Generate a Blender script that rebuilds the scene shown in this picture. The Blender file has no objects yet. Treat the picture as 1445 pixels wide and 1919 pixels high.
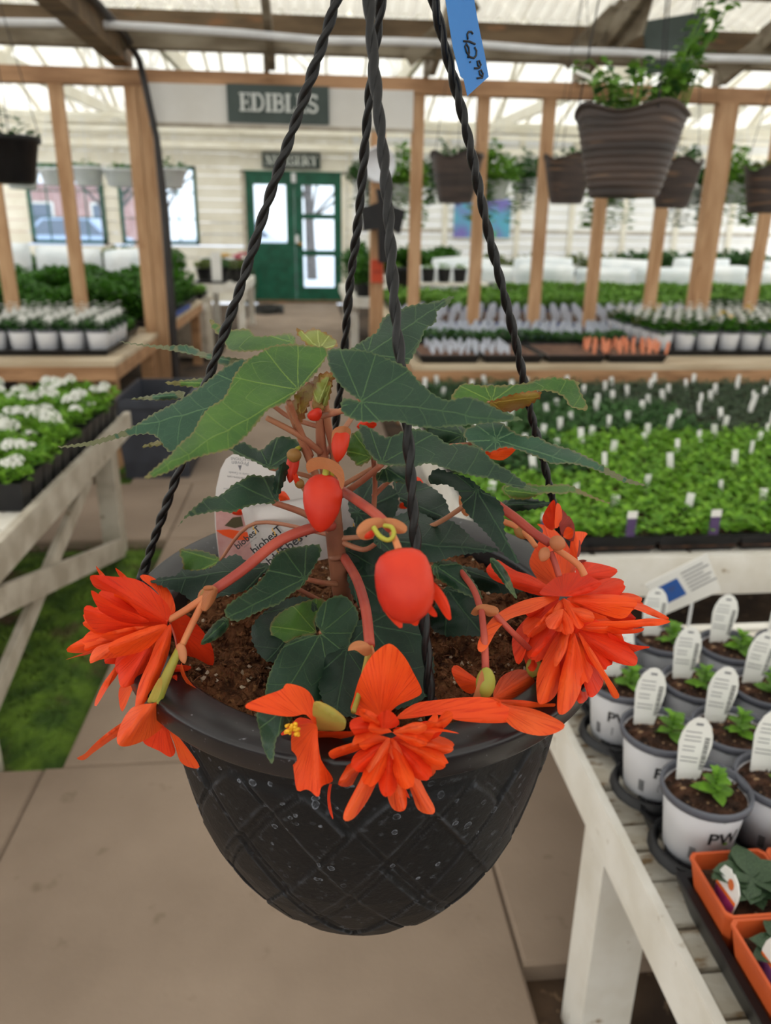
import bpy, bmesh, math, random
from mathutils import Vector, Matrix
from mathutils.geometry import delaunay_2d_cdt

scene = bpy.context.scene
COL = scene.collection
random.seed(7)

# ------------------------------------------------------------------ camera
F, CX, CY, HC = 1442.0, 722.5, 959.5, 1.3          # focal length in pixels of a 1445 x 1919 frame
YAW, PIT, ROL = math.radians(5.5766), math.radians(20.0215), math.radians(0.8)
CW = Vector((math.sin(YAW)*math.cos(PIT), math.cos(YAW)*math.cos(PIT), -math.sin(PIT)))
_r0 = Vector((math.cos(YAW), -math.sin(YAW), 0))
_u0 = _r0.cross(CW)
CR = _r0*math.cos(ROL) + _u0*math.sin(ROL)
CU = CR.cross(CW)
cam = bpy.data.cameras.new('camera')
cam.sensor_width = 36.0
cam.lens = F/1919*36
cam.clip_start = 0.02
cam.dof.use_dof = True
cam.dof.focus_distance = 0.425
cam.dof.aperture_fstop = 9.0
camo = bpy.data.objects.new('camera', cam)
COL.objects.link(camo)
camo.matrix_world = Matrix(((CR.x, CU.x, -CW.x, 0), (CR.y, CU.y, -CW.y, 0), (CR.z, CU.z, -CW.z, HC), (0, 0, 0, 1)))
scene.camera = camo

# ------------------------------------------------------------------ sky and exposure
world = bpy.data.worlds.new('overcast_sky')
scene.world = world
world.use_nodes = True
bg = world.node_tree.nodes['Background']
bg.inputs[0].default_value = (0.93, 0.96, 1.0, 1)
bg.inputs[1].default_value = 1.5
scene.view_settings.view_transform = 'Standard'
scene.view_settings.look = 'None'
scene.view_settings.exposure = 0.52
scene.view_settings.gamma = 1.0
scene.view_settings.use_curve_mapping = False
scene.cycles.use_denoising = True
scene.cycles.max_bounces = 8
scene.cycles.transparent_max_bounces = 12
scene.cycles.caustics_reflective = False
scene.cycles.caustics_refractive = False

# ------------------------------------------------------------------ measuring helpers
def ray(px, py):
    return CR*((px-CX)/F) - CU*((py-CY)/F) + CW
def atY(px, py, Y):
    d = ray(px, py)
    return Vector((0, 0, HC)) + d*(Y/d.y)
def atZ(px, py, z):
    d = ray(px, py)
    return Vector((0, 0, HC)) + d*((z-HC)/d.z)
def atD(px, py, D):
    return Vector((0, 0, HC)) + ray(px, py)*D
def proj(P):
    d = Vector(P) - Vector((0, 0, HC))
    z = d.dot(CW)
    return CX + F*d.dot(CR)/z, CY - F*d.dot(CU)/z, z

# ------------------------------------------------------------------ materials
def lin(c):
    o = []
    for v in c[:3]:
        v = v/255.0
        o.append(v/12.92 if v <= 0.04045 else ((v+0.055)/1.055)**2.4)
    return (o[0], o[1], o[2], 1)
MATS = {}
def mat(name, c1, c2=None, scale=8.0, lo=.4, hi=.62, rough=.6, spec=.4, bump=0.0, bscale=None, stretch=(1, 1, 1),
        trans=0.0, detail=5, c3=None, s3=30.0, lo3=.62, hi3=.68, metal=0.0, coords='Object', coat=0.0, tcol=None):
    if name in MATS:
        return MATS[name]
    m = bpy.data.materials.new(name)
    m.use_nodes = True
    nt = m.node_tree
    N, L = nt.nodes, nt.links
    p = N['Principled BSDF']
    p.inputs['Base Color'].default_value = lin(c1)
    p.inputs['Roughness'].default_value = rough
    p.inputs['Specular IOR Level'].default_value = spec
    p.inputs['Metallic'].default_value = metal
    if coat:
        p.inputs['Coat Weight'].default_value = coat
    tc = N.new('ShaderNodeTexCoord')
    mp = N.new('ShaderNodeMapping')
    mp.inputs['Scale'].default_value = stretch
    L.new(tc.outputs[coords], mp.inputs[0])
    colout = None
    if c2 is not None:
        n = N.new('ShaderNodeTexNoise')
        n.inputs['Scale'].default_value = scale
        n.inputs['Detail'].default_value = detail
        L.new(mp.outputs[0], n.inputs['Vector'])
        r = N.new('ShaderNodeValToRGB')
        r.color_ramp.elements[0].position = lo
        r.color_ramp.elements[1].position = hi
        r.color_ramp.elements[0].color = lin(c1)
        r.color_ramp.elements[1].color = lin(c2)
        L.new(n.outputs['Fac'], r.inputs[0])
        colout = r.outputs[0]
        if c3 is not None:
            n3 = N.new('ShaderNodeTexNoise')
            n3.inputs['Scale'].default_value = s3
            n3.inputs['Detail'].default_value = 3
            L.new(mp.outputs[0], n3.inputs['Vector'])
            mr = N.new('ShaderNodeMapRange')
            mr.inputs[1].default_value = lo3
            mr.inputs[2].default_value = hi3
            L.new(n3.outputs['Fac'], mr.inputs[0])
            mx = N.new('ShaderNodeMix')
            mx.data_type = 'RGBA'
            L.new(mr.outputs[0], mx.inputs[0])
            L.new(colout, mx.inputs[6])
            mx.inputs[7].default_value = lin(c3)
            colout = mx.outputs[2]
        L.new(colout, p.inputs['Base Color'])
    if bump:
        nb = N.new('ShaderNodeTexNoise')
        nb.inputs['Scale'].default_value = bscale or scale*4
        nb.inputs['Detail'].default_value = 4
        L.new(mp.outputs[0], nb.inputs['Vector'])
        b = N.new('ShaderNodeBump')
        b.inputs['Strength'].default_value = bump
        b.inputs['Distance'].default_value = 0.004
        L.new(nb.outputs['Fac'], b.inputs['Height'])
        L.new(b.outputs[0], p.inputs['Normal'])
    if trans:
        t = N.new('ShaderNodeBsdfTranslucent')
        t.inputs[0].default_value = lin(tcol or c1)
        if colout is not None and tcol is None:
            L.new(colout, t.inputs[0])
        s = N.new('ShaderNodeMixShader')
        s.inputs[0].default_value = trans
        L.new(p.outputs[0], s.inputs[1])
        L.new(t.outputs[0], s.inputs[2])
        L.new(s.outputs[0], N['Material Output'].inputs[0])
    MATS[name] = m
    return m
def glassy(name, tcol, dcol, fac, rough=.4):
    """see-through sheet: part of the light goes straight on, the rest is scattered"""
    if name in MATS:
        return MATS[name]
    m = bpy.data.materials.new(name)
    m.use_nodes = True
    N, L = m.node_tree.nodes, m.node_tree.links
    N.remove(N['Principled BSDF'])
    t = N.new('ShaderNodeBsdfTransparent'); t.inputs[0].default_value = lin(tcol)
    d = N.new('ShaderNodeBsdfTranslucent'); d.inputs[0].default_value = lin(dcol)
    e = N.new('ShaderNodeBsdfDiffuse'); e.inputs[0].default_value = lin(dcol)
    s1 = N.new('ShaderNodeMixShader'); s1.inputs[0].default_value = .35
    s2 = N.new('ShaderNodeMixShader'); s2.inputs[0].default_value = fac
    L.new(d.outputs[0], s1.inputs[1]); L.new(e.outputs[0], s1.inputs[2])
    L.new(t.outputs[0], s2.inputs[1]); L.new(s1.outputs[0], s2.inputs[2])
    L.new(s2.outputs[0], N['Material Output'].inputs[0])
    MATS[name] = m
    return m

LUMBER = mat('lumber', (202, 162, 124), (180, 138, 100), scale=6, stretch=(3, 3, .5), rough=.7, c3=(146, 102, 68), s3=9, lo3=.66, hi3=.74)
LUMBERH = mat('lumber_beam', (186, 144, 106), (154, 114, 80), scale=5, stretch=(.5, 3, 3), rough=.7, c3=(130, 92, 62), s3=7, lo3=.6, hi3=.75)
OLDWOOD = mat('aged_roof_timber', (150, 140, 122), (112, 100, 82), scale=5, stretch=(.6, 1, 2), rough=.75, c3=(84, 72, 56), s3=6, lo3=.58, hi3=.75)
DARKWOOD = mat('brown_roof_timber', (118, 98, 74), (88, 72, 52), scale=5, stretch=(.5, 2, 2), rough=.75, c3=(146, 104, 70), s3=6, lo3=.6, hi3=.72)
WHITEW = mat('worn_white_paint', (236, 233, 226), (222, 217, 206), scale=9, rough=.55, c3=(150, 128, 96), s3=22, lo3=.66, hi3=.74, bump=.25, bscale=40)
GREYW = mat('greyed_white_paint', (196, 188, 174), (168, 158, 142), scale=9, rough=.6, c3=(130, 112, 88), s3=22, lo3=.68, hi3=.76, bump=.2, bscale=40)
CREAM = mat('cream_paint', (244, 240, 228), (234, 228, 212), scale=3, rough=.6)
SIDING = mat('white_siding_paint', (248, 248, 247), (240, 241, 241), scale=3, rough=.5)
GREENP = mat('green_door_paint', (18, 92, 70), (12, 76, 56), scale=6, rough=.4)
BLACKP = mat('black_plastic', (26, 26, 29), (18, 18, 21), scale=14, rough=.42, spec=.35)
DARKP = mat('dark_grey_plastic', (62, 66, 76), (50, 53, 62), scale=8, rough=.5)
PVC = mat('white_pvc', (228, 230, 234), (212, 214, 218), scale=5, rough=.35)
CONC = mat('concrete', (150, 132, 116), (128, 111, 96), scale=2.2, lo=.35, hi=.7, rough=.85, c3=(108, 92, 74), s3=11, lo3=.66, hi3=.78, bump=.3, bscale=60, detail=8)
DIRT = mat('dirt', (84, 66, 50), (52, 40, 31), scale=5, rough=.95, c3=(122, 100, 78), s3=40, lo3=.62, hi3=.72, bump=.8, bscale=45)
SOIL = mat('potting_soil', (78, 50, 34), (40, 25, 18), scale=60, rough=.95, c3=(172, 140, 108), s3=130, lo3=.63, hi3=.69, bump=.9, bscale=160)
MOSS = mat('moss', (88, 116, 34), (52, 78, 22), scale=9, rough=.95, c3=(78, 62, 44), s3=5, lo3=.55, hi3=.68, bump=.8, bscale=90)
ROOFP = glassy('yellowed_roof_sheet', (240, 237, 230), (226, 220, 206), .76)
ROOFC = glassy('clear_roof_sheet', (250, 249, 245), (246, 242, 230), .40)
WALLC = glassy('clear_wall_sheet', (255, 254, 250), (252, 248, 238), .22)
GLASS = glassy('window_pane', (240, 246, 250), (235, 240, 245), .05)
POTW = mat('white_pot_plastic', (232, 234, 240), (220, 222, 230), scale=6, rough=.4, spec=.5)
RIMG = mat('grey_pot_rim', (92, 94, 104), (80, 82, 92), scale=9, rough=.45)
TAGW = mat('white_tag_plastic', (232, 231, 228), (222, 221, 218), scale=5, rough=.4)
INK = mat('dark_ink', (38, 38, 42), rough=.6)
INKG = mat('grey_ink', (120, 120, 126), rough=.6)
WHITEI = mat('white_lettering', (222, 226, 222), rough=.6)
SIGNG = mat('grey_green_sign', (72, 84, 80), (62, 74, 70), scale=4, rough=.5)
ORANGEP = mat('terracotta_plastic', (206, 92, 44), (184, 76, 34), scale=8, rough=.5, spec=.4)

# ------------------------------------------------------------------ mesh building
class MB:
    def __init__(s):
        s.v = []; s.f = []; s.uv = None
    def add(s, vs, fs):
        b = len(s.v)
        s.v += [tuple(v) for v in vs]
        s.f += [tuple(i+b for i in f) for f in fs]
        return s
    def box(s, x0, x1, y0, y1, z0, z1):
        return s.add([(x0, y0, z0), (x1, y0, z0), (x1, y1, z0), (x0, y1, z0), (x0, y0, z1), (x1, y0, z1), (x1, y1, z1), (x0, y1, z1)],
                     [(0, 3, 2, 1), (4, 5, 6, 7), (0, 1, 5, 4), (1, 2, 6, 5), (2, 3, 7, 6), (3, 0, 4, 7)])
    def cbox(s, x0, x1, y0, y1, z0, z1, c):
        """box with chamfered top edges"""
        V = [(x0, y0, z0), (x1, y0, z0), (x1, y1, z0), (x0, y1, z0), (x0, y0, z1-c), (x1, y0, z1-c), (x1, y1, z1-c), (x0, y1, z1-c),
             (x0+c, y0+c, z1), (x1-c, y0+c, z1), (x1-c, y1-c, z1), (x0+c, y1-c, z1)]
        Fs = [(0, 3, 2, 1), (8, 9, 10, 11)]
        for i in range(4):
            j = (i+1) % 4
            Fs += [(i, j, 4+j, 4+i), (4+i, 4+j, 8+j, 8+i)]
        return s.add(V, Fs)
    def bar(s, a, b, w, h, up=(0, 0, 1)):
        """board from a to b, w across, h along up"""
        a, b = Vector(a), Vector(b)
        d = (b-a).normalized()
        u = Vector(up)
        sx = d.cross(u).normalized()
        u = sx.cross(d).normalized()
        vs = []
        for p in (a, b):
            for i, j in ((-1, -1), (1, -1), (1, 1), (-1, 1)):
                vs.append(p + sx*(i*w/2) + u*(j*h/2))
        return s.add(vs, [(0, 3, 2, 1), (4, 5, 6, 7), (0, 1, 5, 4), (1, 2, 6, 5), (2, 3, 7, 6), (3, 0, 4, 7)])
    def tube(s, pts, r, n=8, cap=True):
        pts = [Vector(p) for p in pts]
        m = len(pts)
        rs = r if isinstance(r, (list, tuple)) else [r]*m
        prev = None
        b = len(s.v)
        for i, p in enumerate(pts):
            t = (pts[min(i+1, m-1)] - pts[max(i-1, 0)])
            if t.length < 1e-9:
                t = Vector((0, 0, 1))
            t.normalize()
            if prev is None:
                a = Vector((0, 0, 1)) if abs(t.z) < .9 else Vector((1, 0, 0))
                x = t.cross(a).normalized()
            else:
                x = (prev - t*prev.dot(t))
                x = x.normalized() if x.length > 1e-6 else t.orthogonal().normalized()
            y = t.cross(x)
            prev = x
            for k in range(n):
                a = 2*math.pi*k/n
                s.v.append(tuple(p + (x*math.cos(a) + y*math.sin(a))*rs[i]))
        for i in range(m-1):
            for k in range(n):
                q = (k+1) % n
                s.f.append((b+i*n+k, b+i*n+q, b+(i+1)*n+q, b+(i+1)*n+k))
        if cap:
            s.f.append(tuple(b+k for k in range(n))[::-1])
            s.f.append(tuple(b+(m-1)*n+k for k in range(n)))
        return s
    def lathe(s, prof, n=24, c=(0, 0, 0), closed=False, wob=None):
        b = len(s.v)
        m = len(prof)
        for i, (r, z) in enumerate(prof):
            for k in range(n):
                a = 2*math.pi*k/n
                dz = wob(a, i) if wob else 0
                s.v.append((c[0]+r*math.cos(a), c[1]+r*math.sin(a), c[2]+z+dz))
        for i in range(m-1):
            for k in range(n):
                q = (k+1) % n
                s.f.append((b+i*n+k, b+i*n+q, b+(i+1)*n+q, b+(i+1)*n+k))
        if closed:
            s.f.append(tuple(b+(m-1)*n+k for k in range(n)))
        return s
    def prism(s, poly, o, ex, ey, en, t):
        """2-D polygon extruded by t along en"""
        o, ex, ey, en = Vector(o), Vector(ex), Vector(ey), Vector(en)
        n = len(poly)
        vs = [o+ex*x+ey*y for x, y in poly] + [o+ex*x+ey*y+en*t for x, y in poly]
        return s.add(vs, [tuple(range(n))[::-1], tuple(range(n, 2*n))] + [(i, (i+1) % n, n+(i+1) % n, n+i) for i in range(n)])
    def mesh(s, name, m=None, smooth=False):
        me = bpy.data.meshes.new(name)
        me.from_pydata(s.v, [], s.f)
        if m is not None:
            for q in (m if isinstance(m, (list, tuple)) else [m]):
                me.materials.append(q)
        if smooth:
            me.polygons.foreach_set('use_smooth', [True]*len(me.polygons))
        me.update()
        return me
    def build(s, name, m=None, parent=None, smooth=False):
        return link(s.mesh(name, m, smooth), name, parent)
def link(me, name, parent=None, loc=None, rot=None, scale=None, local=False):
    o = bpy.data.objects.new(name, me)
    COL.objects.link(o)
    if parent is not None:
        o.parent = parent
        if not local:
            o.matrix_parent_inverse = Matrix.Translation(-Vector(parent.location))
    if loc is not None: o.location = loc
    if rot is not None: o.rotation_euler = rot
    if scale is not None: o.scale = scale
    return o
def tag(o, label=None, cat=None, group=None, kind=None):
    if label: o['label'] = label
    if cat: o['category'] = cat
    if group: o['group'] = group
    if kind: o['kind'] = kind
    return o
def thing(name, label, cat, loc=(0, 0, 0), group=None, rz=0.0):
    o = bpy.data.objects.new(name, None)
    COL.objects.link(o)
    o.location = loc
    o.rotation_euler = (0, 0, rz)
    o.empty_display_size = .05
    return tag(o, label, cat, group)
def copy_tree(o, loc=None, rz=None, parent=None, scale=None):
    c = o.copy()
    COL.objects.link(c)
    if parent is not None: c.parent = parent
    if loc is not None: c.location = loc
    if rz is not None: c.rotation_euler = (0, 0, rz)
    if scale is not None: c.scale = (scale, scale, scale)
    for ch in list(o.children):
        copy_tree(ch, parent=c)
    return c
def struct(o):
    o['kind'] = 'structure'
    return o
def leaf_mesh(name, m, w=.35, n=3):
    """small folded pointed leaf of unit length along +x"""
    b = MB()
    xs = [0, .25, .55, .8, 1]
    ws = [.04, w*.85, w, w*.6, 0]
    for x, q in zip(xs, ws):
        z = -.25*x*x
        b.v += [(x, q, z+.25*q), (x, 0, z), (x, -q, z+.25*q)]
    for i in range(4):
        b.f += [(i*3, i*3+1, i*3+4, i*3+3), (i*3+1, i*3+2, i*3+5, i*3+4)]
    return b.mesh(name, m, True)
def scatter_leaves(b, n, place, size, rnd, up=.5, w=.4):
    """n small two-triangle-folded leaves; place(rnd) gives the point"""
    for _ in range(n):
        p = Vector(place(rnd))
        s = size*rnd.uniform(.7, 1.35)
        a = rnd.uniform(0, 2*math.pi)
        e = rnd.uniform(-.35, up)
        d = Vector((math.cos(a)*math.cos(e), math.sin(a)*math.cos(e), math.sin(e)))
        t = d.cross(Vector((0, 0, 1))).normalized()
        k = t*(s*w)
        u = Vector((0, 0, s*.12))
        b.add([p, p+d*s*.5+k+u, p+d*s, p+d*s*.5-k+u], [(0, 1, 2), (0, 2, 3)])
    return b
def text_mesh(txt, size, m, name='lettering', extrude=0.0, bold=0.0, align='CENTER'):
    cu = bpy.data.curves.new('txt', 'FONT')
    cu.body = txt
    cu.size = size
    cu.align_x = align
    cu.align_y = 'CENTER'
    cu.offset = bold
    cu.extrude = extrude
    cu.resolution_u = 3
    ob = bpy.data.objects.new('txt', cu)
    COL.objects.link(ob)
    dg = bpy.context.evaluated_depsgraph_get()
    me = bpy.data.meshes.new_from_object(ob.evaluated_get(dg))
    bpy.data.objects.remove(ob)
    me.name = name
    me.materials.clear()
    me.materials.append(m)
    return me
def frame_mat(o, ex, ey):
    ex = Vector(ex).normalized(); en = ex.cross(Vector(ey)).normalized(); ey = en.cross(ex)
    return Matrix(((ex.x, ey.x, en.x, o[0]), (ex.y, ey.y, en.y, o[1]), (ex.z, ey.z, en.z, o[2]), (0, 0, 0, 1)))
def place_text(txt, size, m, o, ex, ey, parent, name='lettering', bold=0.0):
    me = text_mesh(txt, size, m, name, 0, bold)
    me.transform(frame_mat(o, ex, ey))
    return link(me, name, parent)
# ================================================================== THE SETTING
XL, XR, YB, YF, YP = -5.7, 9.1, -4.0, 15.4, 5.8       # side walls, rear, far wall, lumber partition
rnd = random.Random(3)

# ---- floor: dirt with concrete slabs let into it
floor = MB()
floor.box(XL, XR, YB, YF, -.30, -.045)
floor = struct(floor.build('floor', DIRT))
def slab(x0, x1, y0, y1, top=0.0):
    g = .0016
    return MB().cbox(x0+g, x1-g, y0+g, y1-g, -.08, top, .007).build('slab', CONC, floor)
slab(-.704, .375, -.10, 1.70); slab(-.704, .375, -1.9, -.10); slab(-.704, .375, -3.9, -1.9)
slab(-2.3, -.704, .2, 1.70, -.002); slab(-2.3, -.704, -1.6, .2); slab(-4.2, -2.3, .2, 1.70)
slab(.375, 1.6, 1.044, 1.70); slab(1.6, 3.0, 1.044, 1.70)
slab(-.66, .375, 1.70, 3.26); slab(-.66, .375, 3.26, 4.08, -.001)
slab(-2.2, -.66, 3.26, 4.08); slab(-4.2, -2.2, 3.26, 4.08)
slab(.375, 1.9, 3.75, 4.2); slab(1.9, 3.6, 3.75, 4.2)
yy = 4.08
while yy < 15.3:
    y2 = min(yy+2.26, 15.39)
    slab(-1.0, .5, yy, y2, -.001 if int(yy*7) % 2 else 0)
    yy = y2

# ---- moss on the dirt beside the aisle
def moss_patch(x0, x1, y0, y1, nx, ny, seed, amp=.018):
    r = random.Random(seed)
    b = MB()
    for j in range(ny+1):
        for i in range(nx+1):
            u, v = i/nx, j/ny
            e = min(u, 1-u, v, 1-v)
            z = -.046 + (min(1, e*9))*(.028 + r.uniform(0, amp))
            b.v.append((x0+(x1-x0)*u, y0+(y1-y0)*v, z))
    for j in range(ny):
        for i in range(nx):
            a = j*(nx+1)+i
            b.f.append((a, a+1, a+nx+2, a+nx+1))
    def pl(q):
        return (q.uniform(x0+.02, x1-.02), q.uniform(y0+.02, y1-.02), -.022)
    scatter_leaves(b, 2500, pl, .016, r, up=1.3, w=.18)
    return b
o = moss_patch(-1.30, -.668, 1.715, 3.25, 60, 130, 1).build('moss', MOSS)
tag(o, 'green moss growing on the dirt under the white X-braced table', 'moss', kind='stuff')
o = moss_patch(-1.15, -.668, 4.10, 5.2, 40, 80, 2).build('moss', MOSS)
tag(o, 'patch of moss beside the dark storage tote', 'moss', kind='stuff')

# ---- lumber partition between the two glasshouse bays
part = struct(thing('wall_partition', 'lumber stud partition', None, (0, YP, 0)))
MB().box(XL, XR, YP-.045, YP+.045, 2.17, 2.265).build('beam', LUMBERH, part)
def stud(x0, x1, y=YP, z0=.0, z1=2.17, d=.04):
    return MB().box(x0, x1, y-d/2, y+d/2, z0, z1).build('stud', LUMBER, part)
for x in (-1.62, -2.09, -2.56, -3.03, -3.5, -4.0, -4.5, -5.0):
    stud(x-.045, x+.045, z0=0)
stud(-1.185, -1.105, d=.05); stud(-1.10, -1.03, y=YP+.02, d=.09)
for x in (.75, 1.20, 1.66, 2.09, 2.55):
    stud(x-.042, x+.042, d=.05)
stud(2.86, 3.0, d=.09)
for x in (3.35, 3.8, 4.25, 4.7, 5.2, 5.7, 6.2, 6.7, 7.2, 7.7, 8.3):
    stud(x-.042, x+.042, d=.05)
stud(.50, .61, y=6.75, z1=2.35, d=.11)
# white header board over the doorway
hd = struct(MB().box(-1.03, .71, YP-.06, YP-.01, 1.94, 2.185).build('trim_1', mat('header_paint', (232, 230, 225), (222, 219, 212), scale=2.5, rough=.6)))
MB().box(-1.03, .71, YP-.075, YP-.06, 1.93, 1.955).build('moulding', GREYW, hd)

# serif letters as raised strokes for the two hanging signs
def serif_text(txt, h, o, ex, ey, m, parent, name='letter'):
    en = Vector(ex).cross(Vector(ey)).normalized()
    A, B = .20, .075                       # thick and thin strokes
    def arc(cx, cy, rx, ry, a0, a1, n=9):
        return [(cx+rx*math.cos(math.radians(a0+(a1-a0)*i/n)), cy+ry*math.sin(math.radians(a0+(a1-a0)*i/n))) for i in range(n+1)]
    def V(x, y0=0, y1=1): return [((x, y0), (x, y1), A)]
    def Hh(x0, x1, y): return [((x0, y), (x1, y), B)]
    def ser(x, y): return [((x-.17, y), (x+.17, y), B)]
    def poly(ps, w): return [(ps[i], ps[i+1], w) for i in range(len(ps)-1)]
    G = {
        'E': (.72, V(.2)+ser(.2, .035)+ser(.2, .965)+Hh(.2, .68, .035)+Hh(.2, .66, .965)+Hh(.2, .52, .5)+[((.66, 0), (.66, .25), B), ((.64, .78), (.64, 1), B), ((.52, .38), (.52, .62), B)]),
        'D': (.88, V(.2)+ser(.2, .035)+ser(.2, .965)+Hh(.2, .45, .035)+Hh(.2, .45, .965)+poly(arc(.42, .5, .34, .465, -90, 90), .14)),
        'I': (.42, V(.21)+ser(.21, .035)+ser(.21, .965)),
        'B': (.80, V(.2)+ser(.2, .035)+ser(.2, .965)+Hh(.2, .45, .035)+Hh(.2, .43, .965)+Hh(.2, .45, .53)+poly(arc(.43, .28, .27, .245, -90, 90), .13)+poly(arc(.42, .75, .23, .215, -90, 90), .12)),
        'L': (.70, V(.2)+ser(.2, .035)+ser(.2, .965)+Hh(.2, .64, .035)+[((.63, 0), (.63, .27), B)]),
        'S': (.66, poly(arc(.34, .73, .24, .235, 20, 250), .13)+poly([(.26, .51), (.42, .47)], .15)+poly(arc(.34, .25, .25, .22, 70, -160), .13)+[((.57, .76), (.57, .98), B), ((.1, .02), (.1, .26), B)]),
        'N': (.92, [((.2, 0), (.2, 1), B), ((.72, 0), (.72, 1), B), ((.2, .97), (.72, .03), A)]+ser(.2, .035)+ser(.16, .965)+ser(.72, .965)),
        'U': (.88, [((.2, .3), (.2, 1), A), ((.7, .3), (.7, 1), B)]+poly(arc(.45, .3, .25, .26, 180, 360), .11)+ser(.2, .965)+ser(.7, .965)),
        'R': (.86, V(.2)+ser(.2, .035)+ser(.2, .965)+Hh(.2, .45, .965)+Hh(.2, .45, .5)+poly(arc(.43, .73, .25, .235, -90, 90), .13)+[((.45, .5), (.72, .03), A)]+Hh(.66, .84, .035)),
        'Y': (.86, [((.18, .97), (.44, .45), A), ((.7, .97), (.44, .45), B), ((.44, 0), (.44, .5), A)]+ser(.44, .035)+ser(.16, .965)+ser(.7, .965)),
    }
    tot = sum(G[c][0] for c in txt)*h
    x = -tot/2
    for c in txt:
        w, st = G[c]
        b = MB()
        for i, (p, q, t) in enumerate(st):
            P = Vector(o)+Vector(ex)*(x+p[0]*h)+Vector(ey)*((p[1]-.5)*h)
            Q = Vector(o)+Vector(ex)*(x+q[0]*h)+Vector(ey)*((q[1]-.5)*h)
            d = (Q-P).normalized()*(h*.02)
            b.bar(P-d+en*.002, Q+d+en*.002, t*h, .004+.0002*i, up=en)
        b.build(name, m, parent)
        x += w*h
sg = thing('hanging_sign', 'grey-green sign board reading EDIBLES in white serif letters', 'sign', (-.19, YP-.08, 2.08))
MB().box(-.52, .145, YP-.085, YP-.062, 1.965, 2.19).build('board', SIGNG, sg)
serif_text('EDIBLES', .105, (-.185, YP-.087, 2.085), (1, 0, 0), (0, 0, 1), WHITEI, sg)

# ---- far wall with door and windows
wallf = struct(thing('wall_far', 'far wall', None, (0, YF, 0)))
def planks(x0, x1, z0, z1, m, h=.15, parent=wallf):
    z = z0
    k = 0
    while z < z1-.02:
        t = min(z+h, z1)
        MB().add([(x0, YF, z), (x1, YF, z), (x1, YF, t-.008), (x0, YF, t-.008), (x0, YF+.05, z), (x1, YF+.05, z), (x1, YF+.05, t-.008), (x0, YF+.05, t-.008),
                  (x0, YF-.018, z), (x1, YF-.018, z)],
                 [(8, 9, 2, 3), (0, 1, 9, 8), (4, 7, 6, 5), (0, 4, 5, 1), (3, 2, 6, 7), (0, 8, 3, 7, 4), (1, 5, 6, 2, 9)]).build('plank', m, parent)
        z = t
        k += 1
planks(XL, -1.22, 0, 1.02, CREAM, .2)
planks(XL, -1.22, 2.36, 3.05, CREAM, .23)
planks(-1.22, .69, 2.31, 3.05, CREAM, .25)
planks(XL, -5.02, 1.02, 2.36, CREAM, .2); planks(-3.68, -3.42, 1.02, 2.36, CREAM, .2); planks(-2.03, -1.22, 1.02, 2.36, CREAM, .2)
planks(.69, XR, 0, 3.05, SIDING, .16)
for x in (.76, 1.15, 2.55, 3.95, 5.0, 6.05, 7.1, 8.2):
    MB().box(x-.05, x+.05, YF-.05, YF-.019, 0, 3.0).build('batten', CREAM, wallf)
MB().box(.69, XR, YF-.045, YF-.02, 1.30, 1.35).build('batten', GREYW, wallf)
MB().box(XL, XR, YF-.35, YF-.02, 3.0, 3.12).build('plate', CREAM, wallf)
MB().box(XL, XR, YF-.30, YF-.20, 2.64, 2.74).build('batten', CREAM, wallf)
for n, (x0, x1) in enumerate(((-5.02, -3.68), (-3.42, -2.03))):
    w = struct(thing('window_%d' % (n+1), 'window', None, ((x0+x1)/2, YF, 1.02)))
    f = MB()
    z0, z1 = 1.02, 2.36
    for a in ((x0, x0+.055, z0, z1), (x1-.055, x1, z0, z1), (x0, x1, z0, z0+.06), (x0, x1, z1-.06, z1)):
        f.box(a[0], a[1], YF-.03, YF+.05, a[2], a[3])
    f.build('frame', GREENP, w)
    for i in range(1, 4):
        xx = x0+(x1-x0)*i/4
        MB().box(xx-.009, xx+.009, YF-.01, YF+.03, z0+.06, z1-.06).build('muntin', GREENP, w)
    for j in range(1, 3):
        zz = z0+(z1-z0)*j/3
        MB().box(x0+.055, x1-.055, YF-.011, YF+.031, zz-.009, zz+.009).build('muntin', GREENP, w)
    for i in range(4):
        for j in range(3):
            a, b = x0+(x1-x0)*i/4, x0+(x1-x0)*(i+1)/4
            c, d = z0+(z1-z0)*j/3, z0+(z1-z0)*(j+1)/3
            MB().box(a, b, YF+.006, YF+.012, c, d).build('pane', GLASS, w)
# green double door
dr = struct(thing('door_1', 'green double door', None, (-.27, YF, 0)))
def doorpart(name, x0, x1, z0, z1, m, y0=-.03, y1=.02):
    return MB().box(x0, x1, YF+y0, YF+y1, z0, z1).build(name, m, dr)
doorpart('jamb', -1.22, -1.15, 0, 2.31, GREYW, -.06, .05); doorpart('jamb', .60, .69, 0, 2.31, CREAM, -.06, .05)
doorpart('head', -1.22, .69, 2.27, 2.31, GREENP, -.06, .05)
doorpart('threshold', -1.22, .69, 0, .05, DARKWOOD, -.2, .05)
xm = -.27
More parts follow.
